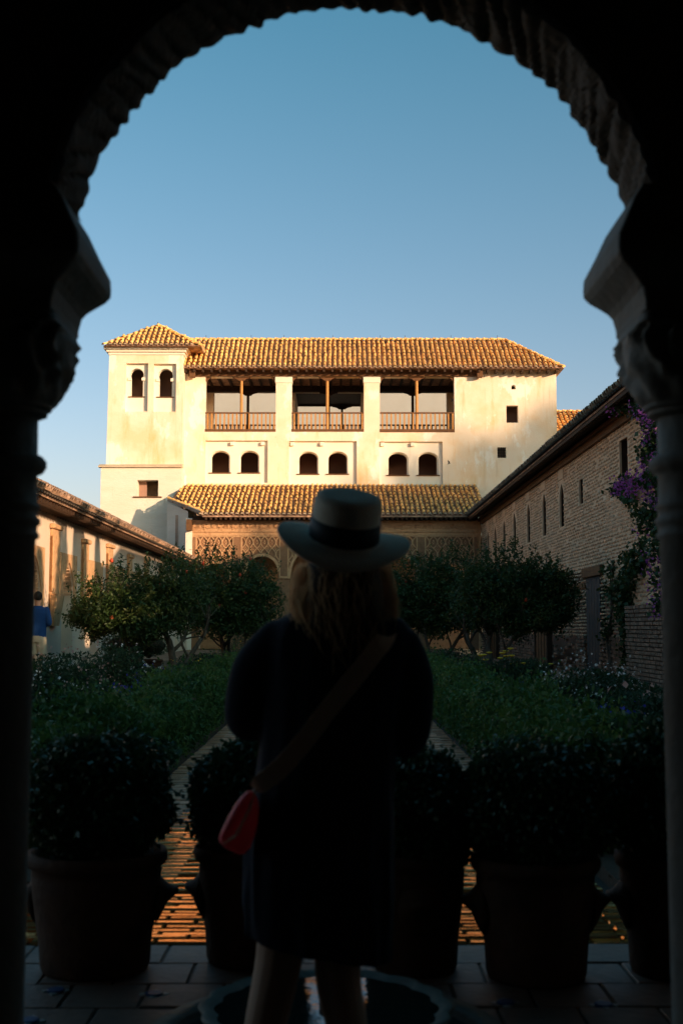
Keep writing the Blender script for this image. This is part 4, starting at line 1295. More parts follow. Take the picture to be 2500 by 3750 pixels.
def pomegranate(label, base, stems, lobes, nleaf, nfruit, seed, shoots=26):
    rng = np.random.default_rng(seed); rr = random.Random(seed)
    t = thing('pomegranate_tree', label, 'tree', base, 'pomegranate trees in the garden beds')
    tr = MB(); tips = []
    def limb(p, d, L, r, depth):
        pts = [p.copy()]; rad = [r]
        n = 5
        for i in range(n):
            d = (d + Vector((rr.uniform(-.32,.32), rr.uniform(-.32,.32), rr.uniform(-.12,.26)))).normalized()
            p = p + d*(L/n); pts.append(p.copy()); rad.append(r*(1-.45*(i+1)/n))
            if depth < 2 and i >= 2:
                side = Vector((rr.uniform(-1,1), rr.uniform(-1,1), rr.uniform(.1,.7))).normalized()
                limb(p.copy(), (d*.5+side).normalized(), L*.62, rad[-1]*.62, depth+1)
        tr.tube(pts, rad, 7 if depth == 0 else 5)
        tips.append(p)
    for (dx, dy, L, r) in stems:
        limb(Vector(base) + Vector((dx*.22, dy*.22, -.05)), Vector((dx, dy, 1)).normalized(), L, r, 0)
    tr.build('trunk', 'bark', t, smooth=True)
    allp = []
    for (c, r) in lobes:
        # clusters of leaves: uneven outline with gaps between clusters
        vol = r[0]*r[1]*r[2]
        ncl = int(150*vol**.6) + 50
        cc, dd = blob(ncl, c, r, rng, .75, .16)
        per = int(nleaf/len(lobes)/ncl)
        for q in cc:
            allp.append(q + rng.normal(size=(per,3))*np.array([.11,.11,.09]))
        for k in range(shoots):                              # thin upright shoots above the outline
            a = rng.uniform(0, 2*math.pi); f = rng.uniform(.15,1)
            b_ = np.array(c) + np.array([r[0]*f*math.cos(a), r[1]*f*math.sin(a), r[2]*math.sqrt(max(0,1-f*f))*.95])
            lean = rng.normal(size=2)*.25
            h = rng.uniform(.2,.6)
            s = np.linspace(0, 1, 22)[:,None]
            allp.append(b_ + s*np.array([lean[0], lean[1], 1])*h + rng.normal(size=(22,3))*.025)
    P = np.concatenate(allp)
    P = P[P[:,2] > base[2] + 1.08 + .16*np.sin(P[:,0]*5+seed) + .1*np.sin(P[:,1]*7) + rng.normal(size=len(P))*.07]
    leaves('crown', P, .088, .036, 'leaf_pomegranate', t, rng)
    crown = P
    for k in range(nfruit):
        q = crown[rng.integers(len(crown))]
        MB().lathe([(.004,-.045),(.032,-.03),(.044,0),(.034,.03),(.012,.042),(.018,.058)], q, 8).build('pomegranate', 'fruit', t, smooth=True)
    return t

def Lb(px, py, Y, rx, ry, rz):
    p = at(px, py, Y); return ((p.x, p.y, p.z), (rx, ry, rz))
zb = .06
b1 = ground(655, 2492, zb)
pomegranate('gnarled pomegranate tree with forked trunk beside the white flowering bushes', (b1.x, 27, zb),
            [(-.55,.1,1.5,.12), (.35,.2,1.4,.11), (.8,-.1,1.3,.08)],
            [Lb(470,2215,27,1.15,.9,.62), Lb(620,2180,27.4,1.0,.9,.72), Lb(360,2260,27,.6,.6,.42), Lb(520,2300,26.8,.8,.7,.35)], 34000, 14, 1)
pomegranate('leafy pomegranate tree with lit branch tips near the carved arches', (-2.9, 32, zb),
            [(-.3,.2,1.5,.09), (.4,-.1,1.4,.08), (0,.5,1.3,.07)],
            [Lb(800,2165,32,1.2,1.0,.95), Lb(930,2200,32,.75,.8,.80), Lb(720,2230,31.6,.8,.8,.7), Lb(870,2280,31.8,.95,.8,.5)], 34000, 14, 2)
pomegranate('dense pomegranate tree with dark crown reaching toward the timber door frame', (3.45, 28.5, zb),
            [(.3,.1,1.5,.10), (-.35,.1,1.4,.09), (.7,.1,1.5,.06)],
            [Lb(1880,2160,28.5,1.15,.95,.85), Lb(2010,2190,28.5,.65,.7,.62), Lb(1780,2190,28.8,.85,.8,.8), Lb(1930,2270,28.5,1.0,.8,.5)], 38000, 10, 3)
pomegranate('pomegranate tree with thin leaning stems beside the right hand brick path', (2.55, 33, zb),
            [(-.4,0,1.5,.07), (.3,.2,1.5,.07), (.1,-.3,1.4,.06), (-.6,.3,1.4,.05)],
            [Lb(1540,2180,33,1.1,1.0,.95), Lb(1650,2160,33,.9,.9,.9), Lb(1450,2220,33,.5,.7,.75), Lb(1600,2270,33,1.15,.9,.5)], 36000, 10, 4)

# clipped myrtle hedges along the paths: a slightly uneven body of leaves on a dark twiggy core
def hedge(label, x0, x1, y0, y1, z1, n, seed):
    rng = np.random.default_rng(seed)
    t = thing('hedge', label, 'hedge', ((x0+x1)/2, (y0+y1)/2, zb))
    core = MB().box(x0+.14, x1-.14, y0+.15, y1, zb, z1-.16)
    core.build('twigs', 'soil', t)
    u = rng.random(n)
    y = y0 + (y1-y0)*u**1.7
    side = rng.random(n)
    x = rng.uniform(x0, x1, n); z = np.full(n, z1)
    lo = side < .30
    inner = x1 if x1 < 0 else x0
    outer = x0 if x1 < 0 else x1
    x[lo] = inner; z[lo] = rng.uniform(zb+.02, z1, lo.sum())
    lo2 = (side > .88)
    x[lo2] = outer; z[lo2] = rng.uniform(zb+.02, z1, lo2.sum())
    fr = (side > .84) & (side < .88)
    y[fr] = y0; z[fr] = rng.uniform(zb, z1, fr.sum())
    bump = .085*np.sin(y*2.3)*np.cos(x*3.2) + .05*np.sin(y*6.3+x*5) + .06*np.sin(y*1.1+x) + .045*np.sin(y*21+3*np.sin(x*9))*np.sin(x*17+2*np.sin(y*8))
    z = z + bump*(z > z1-.05) + rng.exponential(.045, n)*(z > z1-.05) - np.abs(rng.normal(size=n))*.03
    x = x + rng.normal(size=n)*.045; y = y + rng.normal(size=n)*.03
    P = np.stack([x,y,z],1)
    leaves('foliage', P, .056, .025, 'leaf_hedge', t, rng, up=.8)
    return t
hedge('clipped green hedge beside the left brick path, opposite the red bag', AX-2.15, AX-1.56, 7.2, 46, .62, 90000, 21)
hedge('clipped green hedge beside the right brick path, below the yellow flowers', AX+1.50, AX+2.10, 7.2, 46, .62, 90000, 22)

def bush(label, px, pby, Y, r, h, leafn, seed, petals=None, npet=0, pet_up=.06, name='flowering_bush', cat='bush', ps=.028, leaf=(.06,.022), group=None, spread=1.0, mat='leaf_bush', zz=None):
    rng = np.random.default_rng(seed)
    zb_ = zb if zz is None else zz
    h *= 1.22; r *= 1.08
    x = at(px, pby, Y).x
    t = thing(name, label, cat, (x, Y, zb_), group)
    st = MB()
    for k in range(9):
        a = rng.uniform(0, 6.28); f = rng.uniform(.1,.6)
        st.tube([(x,Y,zb_-.02), (x+r*f*.5*math.cos(a), Y+r*f*.5*math.sin(a), zb_+h*.4), (x+r*f*math.cos(a), Y+r*f*math.sin(a), zb_+h*.8)], [.012,.009,.004], 5)
    st.build('stems', 'bark', t)
    P, d = blob(leafn, (x, Y, zb_+h*.47), (r, r*spread, h*.50), rng, .6, .12)
    P = P[P[:,2] > zb_+.02]
    leaves('foliage', P, leaf[0], leaf[1], mat, t, rng, up=.5)
    if petals:
        Q, d = blob(npet, (x, Y, zb_+h*.5), (r*1.03, r*spread*1.03, h*.53), rng, .14, .12)
        Q = Q[(Q[:,2] > zb_+h*.42)]
        Q[:,2] += rng.exponential(pet_up, len(Q))
        leaves('flowers', Q, ps*1.3, ps*1.1, petals, t, rng, kind='stuff')
    return t
bush('loose bush dotted with small white and pink flowers beside the standing man', 235, 2650, 15.6, .62, .80, 7000, 31, 'petal_pink', 320, .07)
bush('airy white flowering bush growing against the pink dotted one', 150, 2640, 15.0, .5, .72, 4500, 32, 'petal_white', 260, .08)
bush('round glossy bush with tiny white blossoms in front of the gnarled trunk', 430, 2560, 20.0, .52, .80, 8000, 33, 'petal_white', 150, .03, ps=.03)
bush('small pale flowering plant at the edge of the left hedge', 545, 2530, 18.6, .28, .62, 2200, 34, 'petal_white', 60, .05)
bush('clump of deep blue flowers behind the left hedge', 585, 2540, 19.5, .40, .50, 2200, 35, 'petal_blue', 420, .03, ps=.04)
bush('second blue clump of flowers beside the left hedge', 470, 2580, 15.8, .34, .45, 1800, 36, 'petal_blue', 260, .03, ps=.035)
bush('low bed plant with yellow spikes in the left bed', 690, 2500, 20.8, .34, .66, 2200, 37, 'petal_yellow', 60, .06, ps=.025)
bush('leafy low bush under the left trees', 780, 2450, 28, .8, .62, 4500, 38, 'petal_yellow', 40, .08, ps=.02)
bush('broad low bush under the right trees', 1650, 2440, 28, .9, .66, 5000, 39)
bush('sunlit dry grass clump in front of the portico', 905, 2400, 44, .9, 1.0, 3500, 40, 'petal_yellow', 120, .1, ps=.04)
bush('gaura bush with a haze of small white flowers beside the right path', 2185, 2715, 13.2, .56, .70, 8000, 41, 'petal_white', 560, .06, ps=.022)
bush('grey green bush with scattered white flowers beside the yarrow', 2020, 2660, 14.8, .42, .56, 4200, 42, 'petal_white', 90, .05)
bush('clump of deep blue flowers below the yarrow', 1950, 2640, 15.2, .40, .44, 2200, 43, 'petal_blue', 380, .03, ps=.035)
bush('blue flowers behind the pale globe flowers', 2270, 2740, 10.4, .28, .48, 1500, 44, 'petal_blue', 160, .03, ps=.03)
bush('rose bush with salmon pink blooms next to the right column', 2400, 2760, 11.2, .50, .66, 5200, 45, 'petal_pink', 46, .02, ps=.06)
bush('dark leafy bush filling the bed behind the pots', 2330, 2860, 8.6, .55, .58, 6500, 46)
bush('low leafy mound behind the large round potted shrub', 2080, 2860, 8.8, .6, .50, 6500, 47)
bush('low leafy mound behind the left potted shrub', 260, 2840, 9.2, .7, .52, 7500, 48)
bush('leafy mound in the left bed between hedge and white flowers', 400, 2660, 12.6, .55, .56, 6000, 49, 'petal_white', 60, .04)
bush('dark bush with a few violet flowers close to the left column', 150, 2760, 11.0, .5, .52, 5000, 50, 'petal_blue', 40, .03, ps=.03)

# yarrow with flat yellow heads on long stalks
yr_ = thing('yarrow_plant', 'tall yarrow with flat golden flower heads in the right bed', 'plant', (2.8, 19, zb))
rng = np.random.default_rng(60)
P, d = blob(9000, (2.85, 19, .42), (.62,.5,.42), rng, .7, .15)
leaves('foliage', P[P[:,2] > zb], .10, .016, 'leaf_bush', yr_, rng, up=1.2)
for (px, py) in ((1770,2398),(1790,2390),(1838,2392),(1850,2385),(1852,2403),(1872,2401),(1868,2375),(1778,2416),(1870,2430),(1916,2429),(1862,2488),(1935,2508),(1900,2502),(2013,2432),(1936,2455),(1820,2475),(1830,2410),(1760,2400)):
    q = at(px, py, 19 + rng.uniform(-.5,.4))
    s = MB().tube([(2.85+(q.x-2.85)*.4, 19+(q.y-19)*.4, .1), (2.85+(q.x-2.85)*.85, 19+(q.y-19)*.8, q.z*.7), q], [.006,.005,.004], 5).build('flower_stalk', 'leaf_bush', yr_)
    MB().lathe([(.006,-.022),(.038,-.007),(.053,.003),(.040,.012),(.003,.016)], q, 10, wob=lambda a, z: 1+.12*math.sin(a*5)).build('flower_head', 'petal_yellow', yr_)
# globe flowers
for k, (px, py) in enumerate(((2107,2686),(2142,2702),(2195,2668),(2155,2676),(2170,2717),(2206,2705),(2214,2715),(2238,2700),(2243,2715),(2222,2740),(2199,2748),(2257,2752),(2265,2765),(2185,2742),(2230,2756),(2160,2735))):
    q = at(px, py, 9.2 + .5*math.sin(k*2.4))
    t = thing('globe_flower', 'pale round flower head on a bare stalk behind the round potted shrub', 'flower', (q.x, q.y, zb), 'globe flowers in the right bed')
    MB().tube([(q.x, q.y, zb-.02), (q.x+.01, q.y, (zb+q.z)/2), q], .004, 5).build('stalk', 'leaf_bush', t)
    pts, dd = blob(70, q, (.017,.017,.017), rng, .1, 0)
    leaves('bloom', pts, .011, .008, 'petal_white', t, rng, out=dd, outw=3)

# ground cover so the beds are closed
rng = np.random.default_rng(70)
n = 42000
for sgn, lab in ((-1, 'low green ground cover across the left bed'), (1, 'low green ground cover across the right bed')):
    x = AX + sgn*rng.uniform(2.3, 5.15, n//2); y = 6.6 + 42*rng.random(n//2)**1.6
    z = zb + rng.exponential(.055, n//2)*(.8+.6*np.sin(y*1.7)*np.cos(x*2.3))
    o = leaves('ground_cover', np.stack([x,y,np.maximum(z,zb+.01)],1), .085, .028, 'leaf_box', None, rng, up=1.0, kind='stuff')
    tag(o, lab, 'ground cover')

# iris-like leaf fans near the left path
for k, (px, py, Y) in enumerate(((308,2490,22),(335,2480,23))):
    p = at(px, py, Y)
    t = thing('iris_plant', 'fan of upright sword leaves by the left path' , 'plant', (p.x, Y, zb), 'iris fans')
    for j in range(9):
        a = rng.uniform(-.7,.7)
        w = .022
        b_ = Vector((p.x + rng.uniform(-.1,.1), Y + rng.uniform(-.1,.1), zb))
        m1 = b_ + Vector((math.sin(a)*.22, 0, .36)); m2 = b_ + Vector((math.sin(a)*.5, 0, .62))
        MB().add([b_-Vector((w,0,0)), b_+Vector((w,0,0)), m1+Vector((w,0,0)), m1-Vector((w,0,0)), m2], [(0,1,2,3),(3,2,4)]).build('leaf', 'leaf_bush', t)

# climbing vine and bougainvillea on the brick wall
def climber(name, label, cat, X, path, rad, nl, petals, npet, seed, lf=(.11,.08), pz=.055):
    rng = np.random.default_rng(seed)
    pts = [atx(px, py, X) for (px, py) in path]
    t = thing(name, label, cat, (X, pts[0].y, .08))
    tr = MB()
    for k in range(3):
        tr.tube([Vector((XW-.05, pts[0].y + .12*(k-1), .08))] + [Vector((min(p.x + rng.uniform(-.04,.10), XW-.04), p.y + rng.uniform(-.1,.1), p.z)) for p in pts], [.035]+[.028*(1-.7*i/len(pts)) for i in range(len(pts))], 6)
    tr.build('stems', 'bark', t)
    segs = np.array([np.array(p) for p in pts])
    def along(n):
        i = rng.integers(0, len(segs)-1, n); f = rng.random((n,1))
        rr = np.array([rad[k] for k in i])[:,None]
        base = segs[i]*(1-f) + segs[i+1]*f
        q = base + rng.normal(size=(n,3))*rr*np.array([.34,.75,.75])
        q[:,0] = np.minimum(q[:,0], XW-.03)
        return q
    # cluster
    cl = along(max(12, nl//38)); P = cl[rng.integers(0, len(cl), nl)] + rng.normal(size=(nl,3))*.10
    P[:,0] = np.minimum(P[:,0], XW-.02)
    leaves('foliage', P, lf[0], lf[1], 'leaf_vine', t, rng, up=-.3)
    if npet:
        cl = along(max(10, npet//26)); Q = cl[rng.integers(0, len(cl), npet)] + rng.normal(size=(npet,3))*.085
        Q[:,0] = np.minimum(Q[:,0], XW-.06) - .08
        leaves('flowers', Q, pz, pz*.9, petals, t, rng, kind='stuff')
    return t
climber('bougainvillea', 'purple bougainvillea trailing down the brick wall past the column', 'climber', 6.25,
        [(2460,2200),(2440,2080),(2415,1930),(2405,1830),(2415,1740),(2400,1640),(2410,1540),(2370,1490)], [.32,.34,.38,.38,.36,.42,.30], 2600, 'petal_purple', 1700, 81)
climber('bougainvillea_spray', 'single arching bougainvillea spray reaching under the eave', 'climber', 6.1,
        [(2440,1600),(2420,1520),(2350,1488),(2290,1480),(2250,1480)], [.14,.12,.10,.07], 500, 'petal_purple', 420, 82)
climber('bougainvillea_branch', 'bougainvillea branch stretching out over the brick wall', 'climber', 6.3,
        [(2420,1760),(2380,1780),(2330,1785),(2290,1790),(2250,1800)], [.14,.13,.12,.09], 420, 'petal_purple', 560, 83)
climber('wall_vine', 'dark green vine climbing the brick wall beside the door', 'climber', 6.36,
        [(2290,2480),(2300,2330),(2295,2230),(2280,2150),(2310,2080),(2350,2040)], [.10,.16,.26,.30,.30], 1700, None, 0, 84)
climber('thin_vine', 'thin bare vine shoot with few leaves between door and thick vine', 'climber', 6.42,
        [(2240,2480),(2228,2350),(2232,2220),(2236,2120),(2234,2070)], [.06,.08,.08,.07], 260, None, 0, 85)

# topiary in terracotta on the left path, clipped potted shrubs in front of the arch
def pot(label, cx, cy, z, rt, rb, h, ears=(), group=None, relief=True):
    t = thing('terracotta_pot', label, 'pot', (cx, cy, z), group)
    k = .92
    MB().lathe([(rb*.96,0),(rb,.02),(rb*1.03,h*.25),(rt*.93,h*.62),(rt*.95,h*.80),(rt*.94,h*.86),(rt*1.02,h*.885),(rt*1.05,h*.93),(rt*1.03,h*.985),(rt*.97,h),(rt*.90,h*.985),(rt*.86,h*.9),(rt*.80,h*.88),(.01,h*.87)],
               (cx, cy, z), 44, wob=lambda a, zz: 1+.006*math.sin(a*3+cx*9)+.004*math.sin(a*7+zz*20)).build('body', 'terracotta', t, smooth=True)
    MB().lathe([(rt*.84,h*.875),(rt*.82,h*.915),(.01,h*.925)], (cx, cy, z), 24, wob=lambda a, zz: 1+.02*math.sin(a*9)).build('potting_soil', 'soil', t)
    for a in ears:
        c, s = math.cos(a), math.sin(a)
        rings = []
        for (rr, hw_, zt_, zl_) in ((rt*.86,.105,.80,.34),(rt*.95,.090,.745,.42),(rt*1.04,.070,.69,.53),(rt*1.13,.050,.665,.575),(rt*1.19,.034,.655,.605),(rt*1.205,.018,.645,.62)):
            m_, e_ = (zt_+zl_)/2*h, (zt_-zl_)/2*h
            rings.append([(cx+c*rr - s*hw_*math.cos(q), cy+s*rr + c*hw_*math.cos(q), z + m_ + e_*math.sin(q)) for q in [2*math.pi*i/16 for i in range(16)]])
        MB().loft(rings).build('handle', 'terracotta', t, smooth=True)
    return t
def ball_shrub(label, cx, cy, z, r, rz, n, seed, mat='leaf_box', group=None):
    rng = np.random.default_rng(seed)
    t = thing('clipped_shrub', label, 'shrub', (cx, cy, z-rz*.8), group)
    st = MB()
    for k in range(5):
        a = k*1.256
        st.tube([(cx+.03*math.cos(a), cy+.03*math.sin(a), z-rz*1.12), (cx+r*.35*math.cos(a), cy+r*.35*math.sin(a), z), (cx+r*.6*math.cos(a), cy+r*.6*math.sin(a), z+rz*.5)], [.018,.012,.005], 5)
    st.build('stems', 'bark', t)
    MB().ball((cx,cy,z), r*.80, r*.80, rz*.80, 18, 12).build('twigs', 'soil', t, smooth=True)
    P, d = blob(n, (cx,cy,z), (r,r,rz), rng, .16, .05)
    P += d*rng.exponential(.012, (n,1))
    Q, d2 = blob(n//25, (cx,cy,z), (r*1.06,r*1.06,rz*1.06), rng, .06, .06)
    leaves('foliage', np.concatenate([P,Q]), .029, .017, mat, t, rng, out=np.concatenate([d,d2]), outw=.8)
    return t
ppx = [(360,.9), (905,1.0), (1545,1.0), (1960,1.0), (2520,1.0)]
pots = [  # centre px, base y px, rim half width px, shrub half width px, shrub top y, ear angles, label bits
    (350, 3545, 240, 250, 2700, (.15, math.pi-.1), 'large terracotta pot with handles standing beside the left column', 'big clipped round shrub in the pot beside the left column'),
    (922, 3515, 200, 208, 2712, (math.pi-.05, .4), 'terracotta pot half hidden behind the woman on her bag side', 'round shrub in the pot behind the red bag'),
    (1520, 3545, 185, 215, 2768, (-1.45, 1.7), 'terracotta pot with handle facing the arch, beside the woman', 'round shrub partly hidden by the dark dress, away from the bag'),
    (1962, 3575, 222, 262, 2742, (0.02, math.pi+.05), 'terracotta pot with handle on each side and pale rim', 'largest clipped round shrub, over the pot with a pale rim'),
    (2470, 3560, 195, 215, 2655, (math.pi-.12, .3), 'terracotta pot cut off behind the right column', 'clipped shrub half behind the right column')]
for k, (px, by, hw, sw, st_, ears, la, lb_) in enumerate(pots):
    g = ground(px, by, 0)
    s = F_PX / g.y
    rt = hw/s
    pot(la, g.x, g.y + .0, 0.004, rt, rt*.80, .47, ears)
    zt_ = at(px, st_, g.y).z
    r = sw/s
    rz = (zt_ - .42)/2
    ball_shrub(lb_, g.x, g.y, .42+rz*.98, r, rz, 24000, 90+k)
for k, (px, lab) in enumerate(((452, 'square clipped shrub on the left path'), (545, 'clipped shrub in terracotta nearest the forked tree trunk'))):
    p = atx(px, 2440, -4.9 - .25*(k == 0))
    y = 29.5 + k*.4
    x = at(px, 2400, y).x
    pot('weathered terracotta tub under ' + lab, x, y, .335 if x < AX-5.2 else .064, .34, .24, .50)
    ball_shrub('dark box topiary: ' + lab, x, y, .335+.62 if x < AX-5.2 else .9, .52, .27, 5000, 110+k)

# trees outside the frame, to the right: they break the low sun that reaches the white wing
def cypress(x, y, h, r, seed):
    rng = np.random.default_rng(seed)
    t = thing('cypress_tree', 'slim unseen cypress placed to break the low sun', 'tree', (x, y, -.14), 'cypress row beyond the sun blocking wall')
    MB().tube([(x,y,-.15),(x+.05,y,h*.5),(x,y,h*.95)], [.16,.10,.02], 7).build('trunk', 'bark', t)
    n = 2600
    u = rng.random(n)**.8; a = rng.uniform(0,6.283,n)
    rr = r*np.sqrt(np.clip(np.sin(np.pi*np.clip(u*.92+.06,0,1))**.8,0,1))*(1-.55*u)*rng.uniform(.55,1.05,n)
    P = np.stack([x+rr*np.cos(a), y+rr*np.sin(a), .4+u*(h-.4)],1)
    leaves('crown', P, .26, .10, 'leaf_box', t, rng, up=2.0)
rr = random.Random(5)
for k, (x, y) in enumerate([(8.2,7.2),(8.4,9.3),(8.1,11.6),(8.5,13.4),(8.2,15.9),(8.4,17.9),(8.3,20.2),(8.9,16.9),(10.8,14.6)]):
    cypress(x, y, 8.2 + rr.uniform(-1,1.2), .92 + rr.uniform(-.15,.15), 130+k)

# ================================================================== fountain
fc = Vector((-.035, 4.05, 0))
fo = thing('fountain', 'low scalloped marble fountain bowl in a round stone basin', 'fountain', fc)
MB().lathe([(.59,-.004),(.595,.05),(.585,.062),(.53,.062),(.515,.05),(.51,.008),(.0,.006)], fc, 64, cap=False).build('basin_kerb', 'fountain_stone', fo, smooth=True)
MB().lathe([(.51,.030),(.001,.030)], fc, 48, cap=False).build('basin_water', 'water', fo)
wob = lambda a, z: 1 + (.045*abs(math.cos(a*8)) - .03)*(1 if z > .06 else .3)
MB().lathe([(.10,.008),(.10,.05),(.24,.075),(.36,.105),(.405,.135),(.412,.150),(.400,.156),(.375,.146),(.25,.110),(.001,.100)], fc, 128, cap=False, wob=wob).build('bowl', 'fountain_stone', fo, smooth=True)
MB().lathe([(.372,.142),(.001,.142)], fc, 64, cap=False, wob=lambda a, z: 1+.03*abs(math.cos(a*8))).build('bowl_water', 'water', fo)
MB().lathe([(.02,.10),(.025,.16),(.012,.17),(.001,.172)], fc, 12, cap=False).build('spout', 'iron', fo)

# ================================================================== people
def limb_pts(pts, rad, k=5):
    """smooth a chain of joints into more points"""
    pts = [Vector(p) for p in pts]; P = []; Rr = []
    n = len(pts)
    for i in range(n-1):
        p0, p1, p2, p3 = pts[max(i-1,0)], pts[i], pts[i+1], pts[min(i+2,n-1)]
        for j in range(k):
            t = j/k
            q = .5*((2*p1) + (p2-p0)*t + (2*p0-5*p1+4*p2-p3)*t*t + (3*p1-p0-3*p2+p3)*t**3)
            P.append(q); Rr.append(rad[i]*(1-t)+rad[i+1]*t)
    P.append(pts[-1]); Rr.append(rad[-1])
    return P, Rr
def chain(mb, pts, rad, n=14, k=5):
    P, Rr = limb_pts(pts, rad, k)
    d0 = (P[0]-P[1]).normalized(); d1 = (P[-1]-P[-2]).normalized()
    P = [P[0]+d0*Rr[0]*.7] + P + [P[-1]+d1*Rr[-1]*.7]; Rr = [Rr[0]*.5] + Rr + [Rr[-1]*.5]
    mb.tube(P, Rr, n)
def ell(cx, cy, z, a, b, n=28, ex=2.3):
    return sq(cx, cy, a, b, z, ex, n)
def remesh(o, vox, it=4):
    r = o.modifiers.new('remesh', 'REMESH'); r.mode = 'VOXEL'; r.voxel_size = vox; r.use_smooth_shade = True
    s = o.modifiers.new('smooth', 'SMOOTH'); s.iterations = it; s.factor = .5
    return o
def hand(mb, wrist, d, palm_n, side, s=1.0):
    """palm and five curled fingers from the wrist along d"""
    d = Vector(d).normalized(); nrm = Vector(palm_n).normalized(); w = d.cross(nrm).normalized()*side
    c = Vector(wrist)
    mb.tube([c, c+d*.03*s, c+d*.06*s, c+d*.09*s], [.024*s,.032*s,.036*s,.032*s], 12)
    for i, (o_, L) in enumerate(((.027,.070),(.009,.080),(-.009,.075),(-.026,.058))):
        b0 = c + d*.085*s + w*o_*s
        p1 = b0 + d*L*.42*s + nrm*.008*s; p2 = p1 + (d*.75+nrm*.6).normalized()*L*.33*s; p3 = p2 + (d*.4+nrm*.9).normalized()*L*.28*s
        mb.tube([b0-d*.02*s, b0, p1, p2, p3], [.009*s,.0095*s,.009*s,.0082*s,.007*s], 8)
    b0 = c + d*.03*s + w*.030*s
    mb.tube([b0-w*.01*s, b0, b0+(d*.6+w*.7+nrm*.3).normalized()*.035*s, b0+(d*.9+w*.5+nrm*.6).normalized()*.065*s], [.012*s,.0125*s,.011*s,.008*s], 8)
def foot(mb, ankle, fwd, s=1.0):
    a = Vector(ankle); f = Vector(fwd).normalized()
    mb.tube([a-f*.05*s+Vector((0,0,-.045)), a+Vector((0,0,-.04)), a+f*.08*s+Vector((0,0,-.05)), a+f*.16*s+Vector((0,0,-.058))], [.035*s,.042*s,.038*s,.026*s], 10)

# ---- the woman in the hat, seen from behind
YWm = 3.36
W = lambda px, py, dy=0.0: at(px, py, YWm+dy)
hc = W(1262, 2045, .01)
woman = thing('person', 'woman from behind in pale wide brimmed hat and dark dress', 'person', (0, YWm, 0))
b = MB()
b.ball(hc, .077, .098, .115, 20, 14)                                        # skull
b.ball(hc + Vector((0,.05,-.055)), .052, .05, .06, 14, 10)                  # jaw
chain(b, [hc+Vector((0,.10,.0)), hc+Vector((0,.118,-.028))], [.010,.014], 8, 2)   # nose
for s in (-1, 1):
    b.ball(hc + Vector((s*.078,.0,-.01)), .012, .02, .03, 10, 8)            # ears
    b.ball(hc + Vector((s*.03,.088,.005)), .013, .012, .012, 8, 6)          # eyes
b.ball(hc + Vector((0,.094,-.062)), .022, .01, .008, 10, 6)                 # mouth
nb_ = Vector((.005, YWm-.01, 1.385))
chain(b, [hc+Vector((0,-.01,-.07)), nb_, nb_+Vector((0,0,-.06))], [.055,.052,.07], 14)
shl, shr = W(1000, 2330, .0), W(1490, 2345, .0)
ell_, elr = W(900, 2600, .02), W(1505, 2665, .02)
wrl, wrr = Vector((-.10, YWm+.27, 1.19)), Vector((.10, YWm+.27, 1.18))
b.loft([ell(-.03, YWm, .80, .17,.12), ell(-.03, YWm, .92, .175,.125), ell(-.025,YWm,1.05,.14,.10), ell(-.01,YWm,1.2,.15,.11), ell(.0,YWm,1.32,.150,.09), ell(.005,YWm,1.385,.08,.06)])
chain(b, [shl+Vector((.035,0,-.01)), ell_+Vector((.02,0,0)), wrl], [.040,.036,.026]); chain(b, [shr+Vector((-.035,0,-.01)), elr+Vector((-.02,0,0)), wrr], [.040,.036,.026])
hand(b, wrl, (.75,.35,.15), (0,-.3,1), -1, .92); hand(b, wrr, (-.75,.35,.15), (0,-.3,1), 1, .92)
kl, kr = W(1022, 3508), W(1236, 3508)
al, ar_ = Vector((-.225, YWm-.03, .09)), Vector((.055, YWm-.02, .09))
chain(b, [Vector((-.11,YWm,.82)), kl, Vector((-.195,YWm-.03,.30)), al], [.095,.064,.056,.034])
chain(b, [Vector((.05,YWm,.82)), kr, Vector((.028,YWm-.03,.30)), ar_], [.095,.064,.056,.034])
foot(b, al, (-.15,1,0)); foot(b, ar_, (.15,1,0))
remesh(b.build('body', 'skin', woman), .006, 3)
# dress with loose three-quarter sleeves
d = MB()
def hx_(px, py): return W(px, py).x
rows = [(3508-40, 905, 1432, .155), (3300, 893, 1440, .155), (3093, 900, 1440, .15), (2900, 925, 1442, .142), (2700, 955, 1452, .132), (2550, 965, 1478, .132), (2430, 965, 1500, .134), (2330, 975, 1512, .128), (2275, 1010, 1485, .115), (2240, 1070, 1430, .09), (2222, 1140, 1370, .075)]
rings = []
for i, (py, xa, xb, dep) in enumerate(rows):
    p = W((xa+xb)/2, py); w = (W(xb,py).x-W(xa,py).x)/2
    ring = ell(p.x, YWm+.005, p.z, w, dep, 36, 2.4)
    fold = .010 if i < 3 else .004
    rings.append([(q[0] + fold*math.sin(j*1.9+i), q[1] + fold*math.sin(j*2.6+i*.5), q[2] - (.035*(q[0]-p.x)/w if i == 0 else 0)) for j, q in enumerate(ring)])
d.loft(rings)
chain(d, [shl+Vector((.03,0,.0)), W(945,2450,.01), W(912,2600,.03), W(920,2640,.10)], [.062,.072,.070,.062], 18)
chain(d, [shr+Vector((-.03,0,.0)), W(1492,2480,.01), W(1490,2650,.03), W(1480,2700,.10)], [.062,.072,.070,.062], 18)
chain(d, [W(915,2630,.06), W(930,2625,.16)], [.062,.050], 16); chain(d, [W(1485,2700,.06), W(1450,2700,.16)], [.060,.050], 16)
remesh(d.build('dress', 'navy', woman), .009, 8)
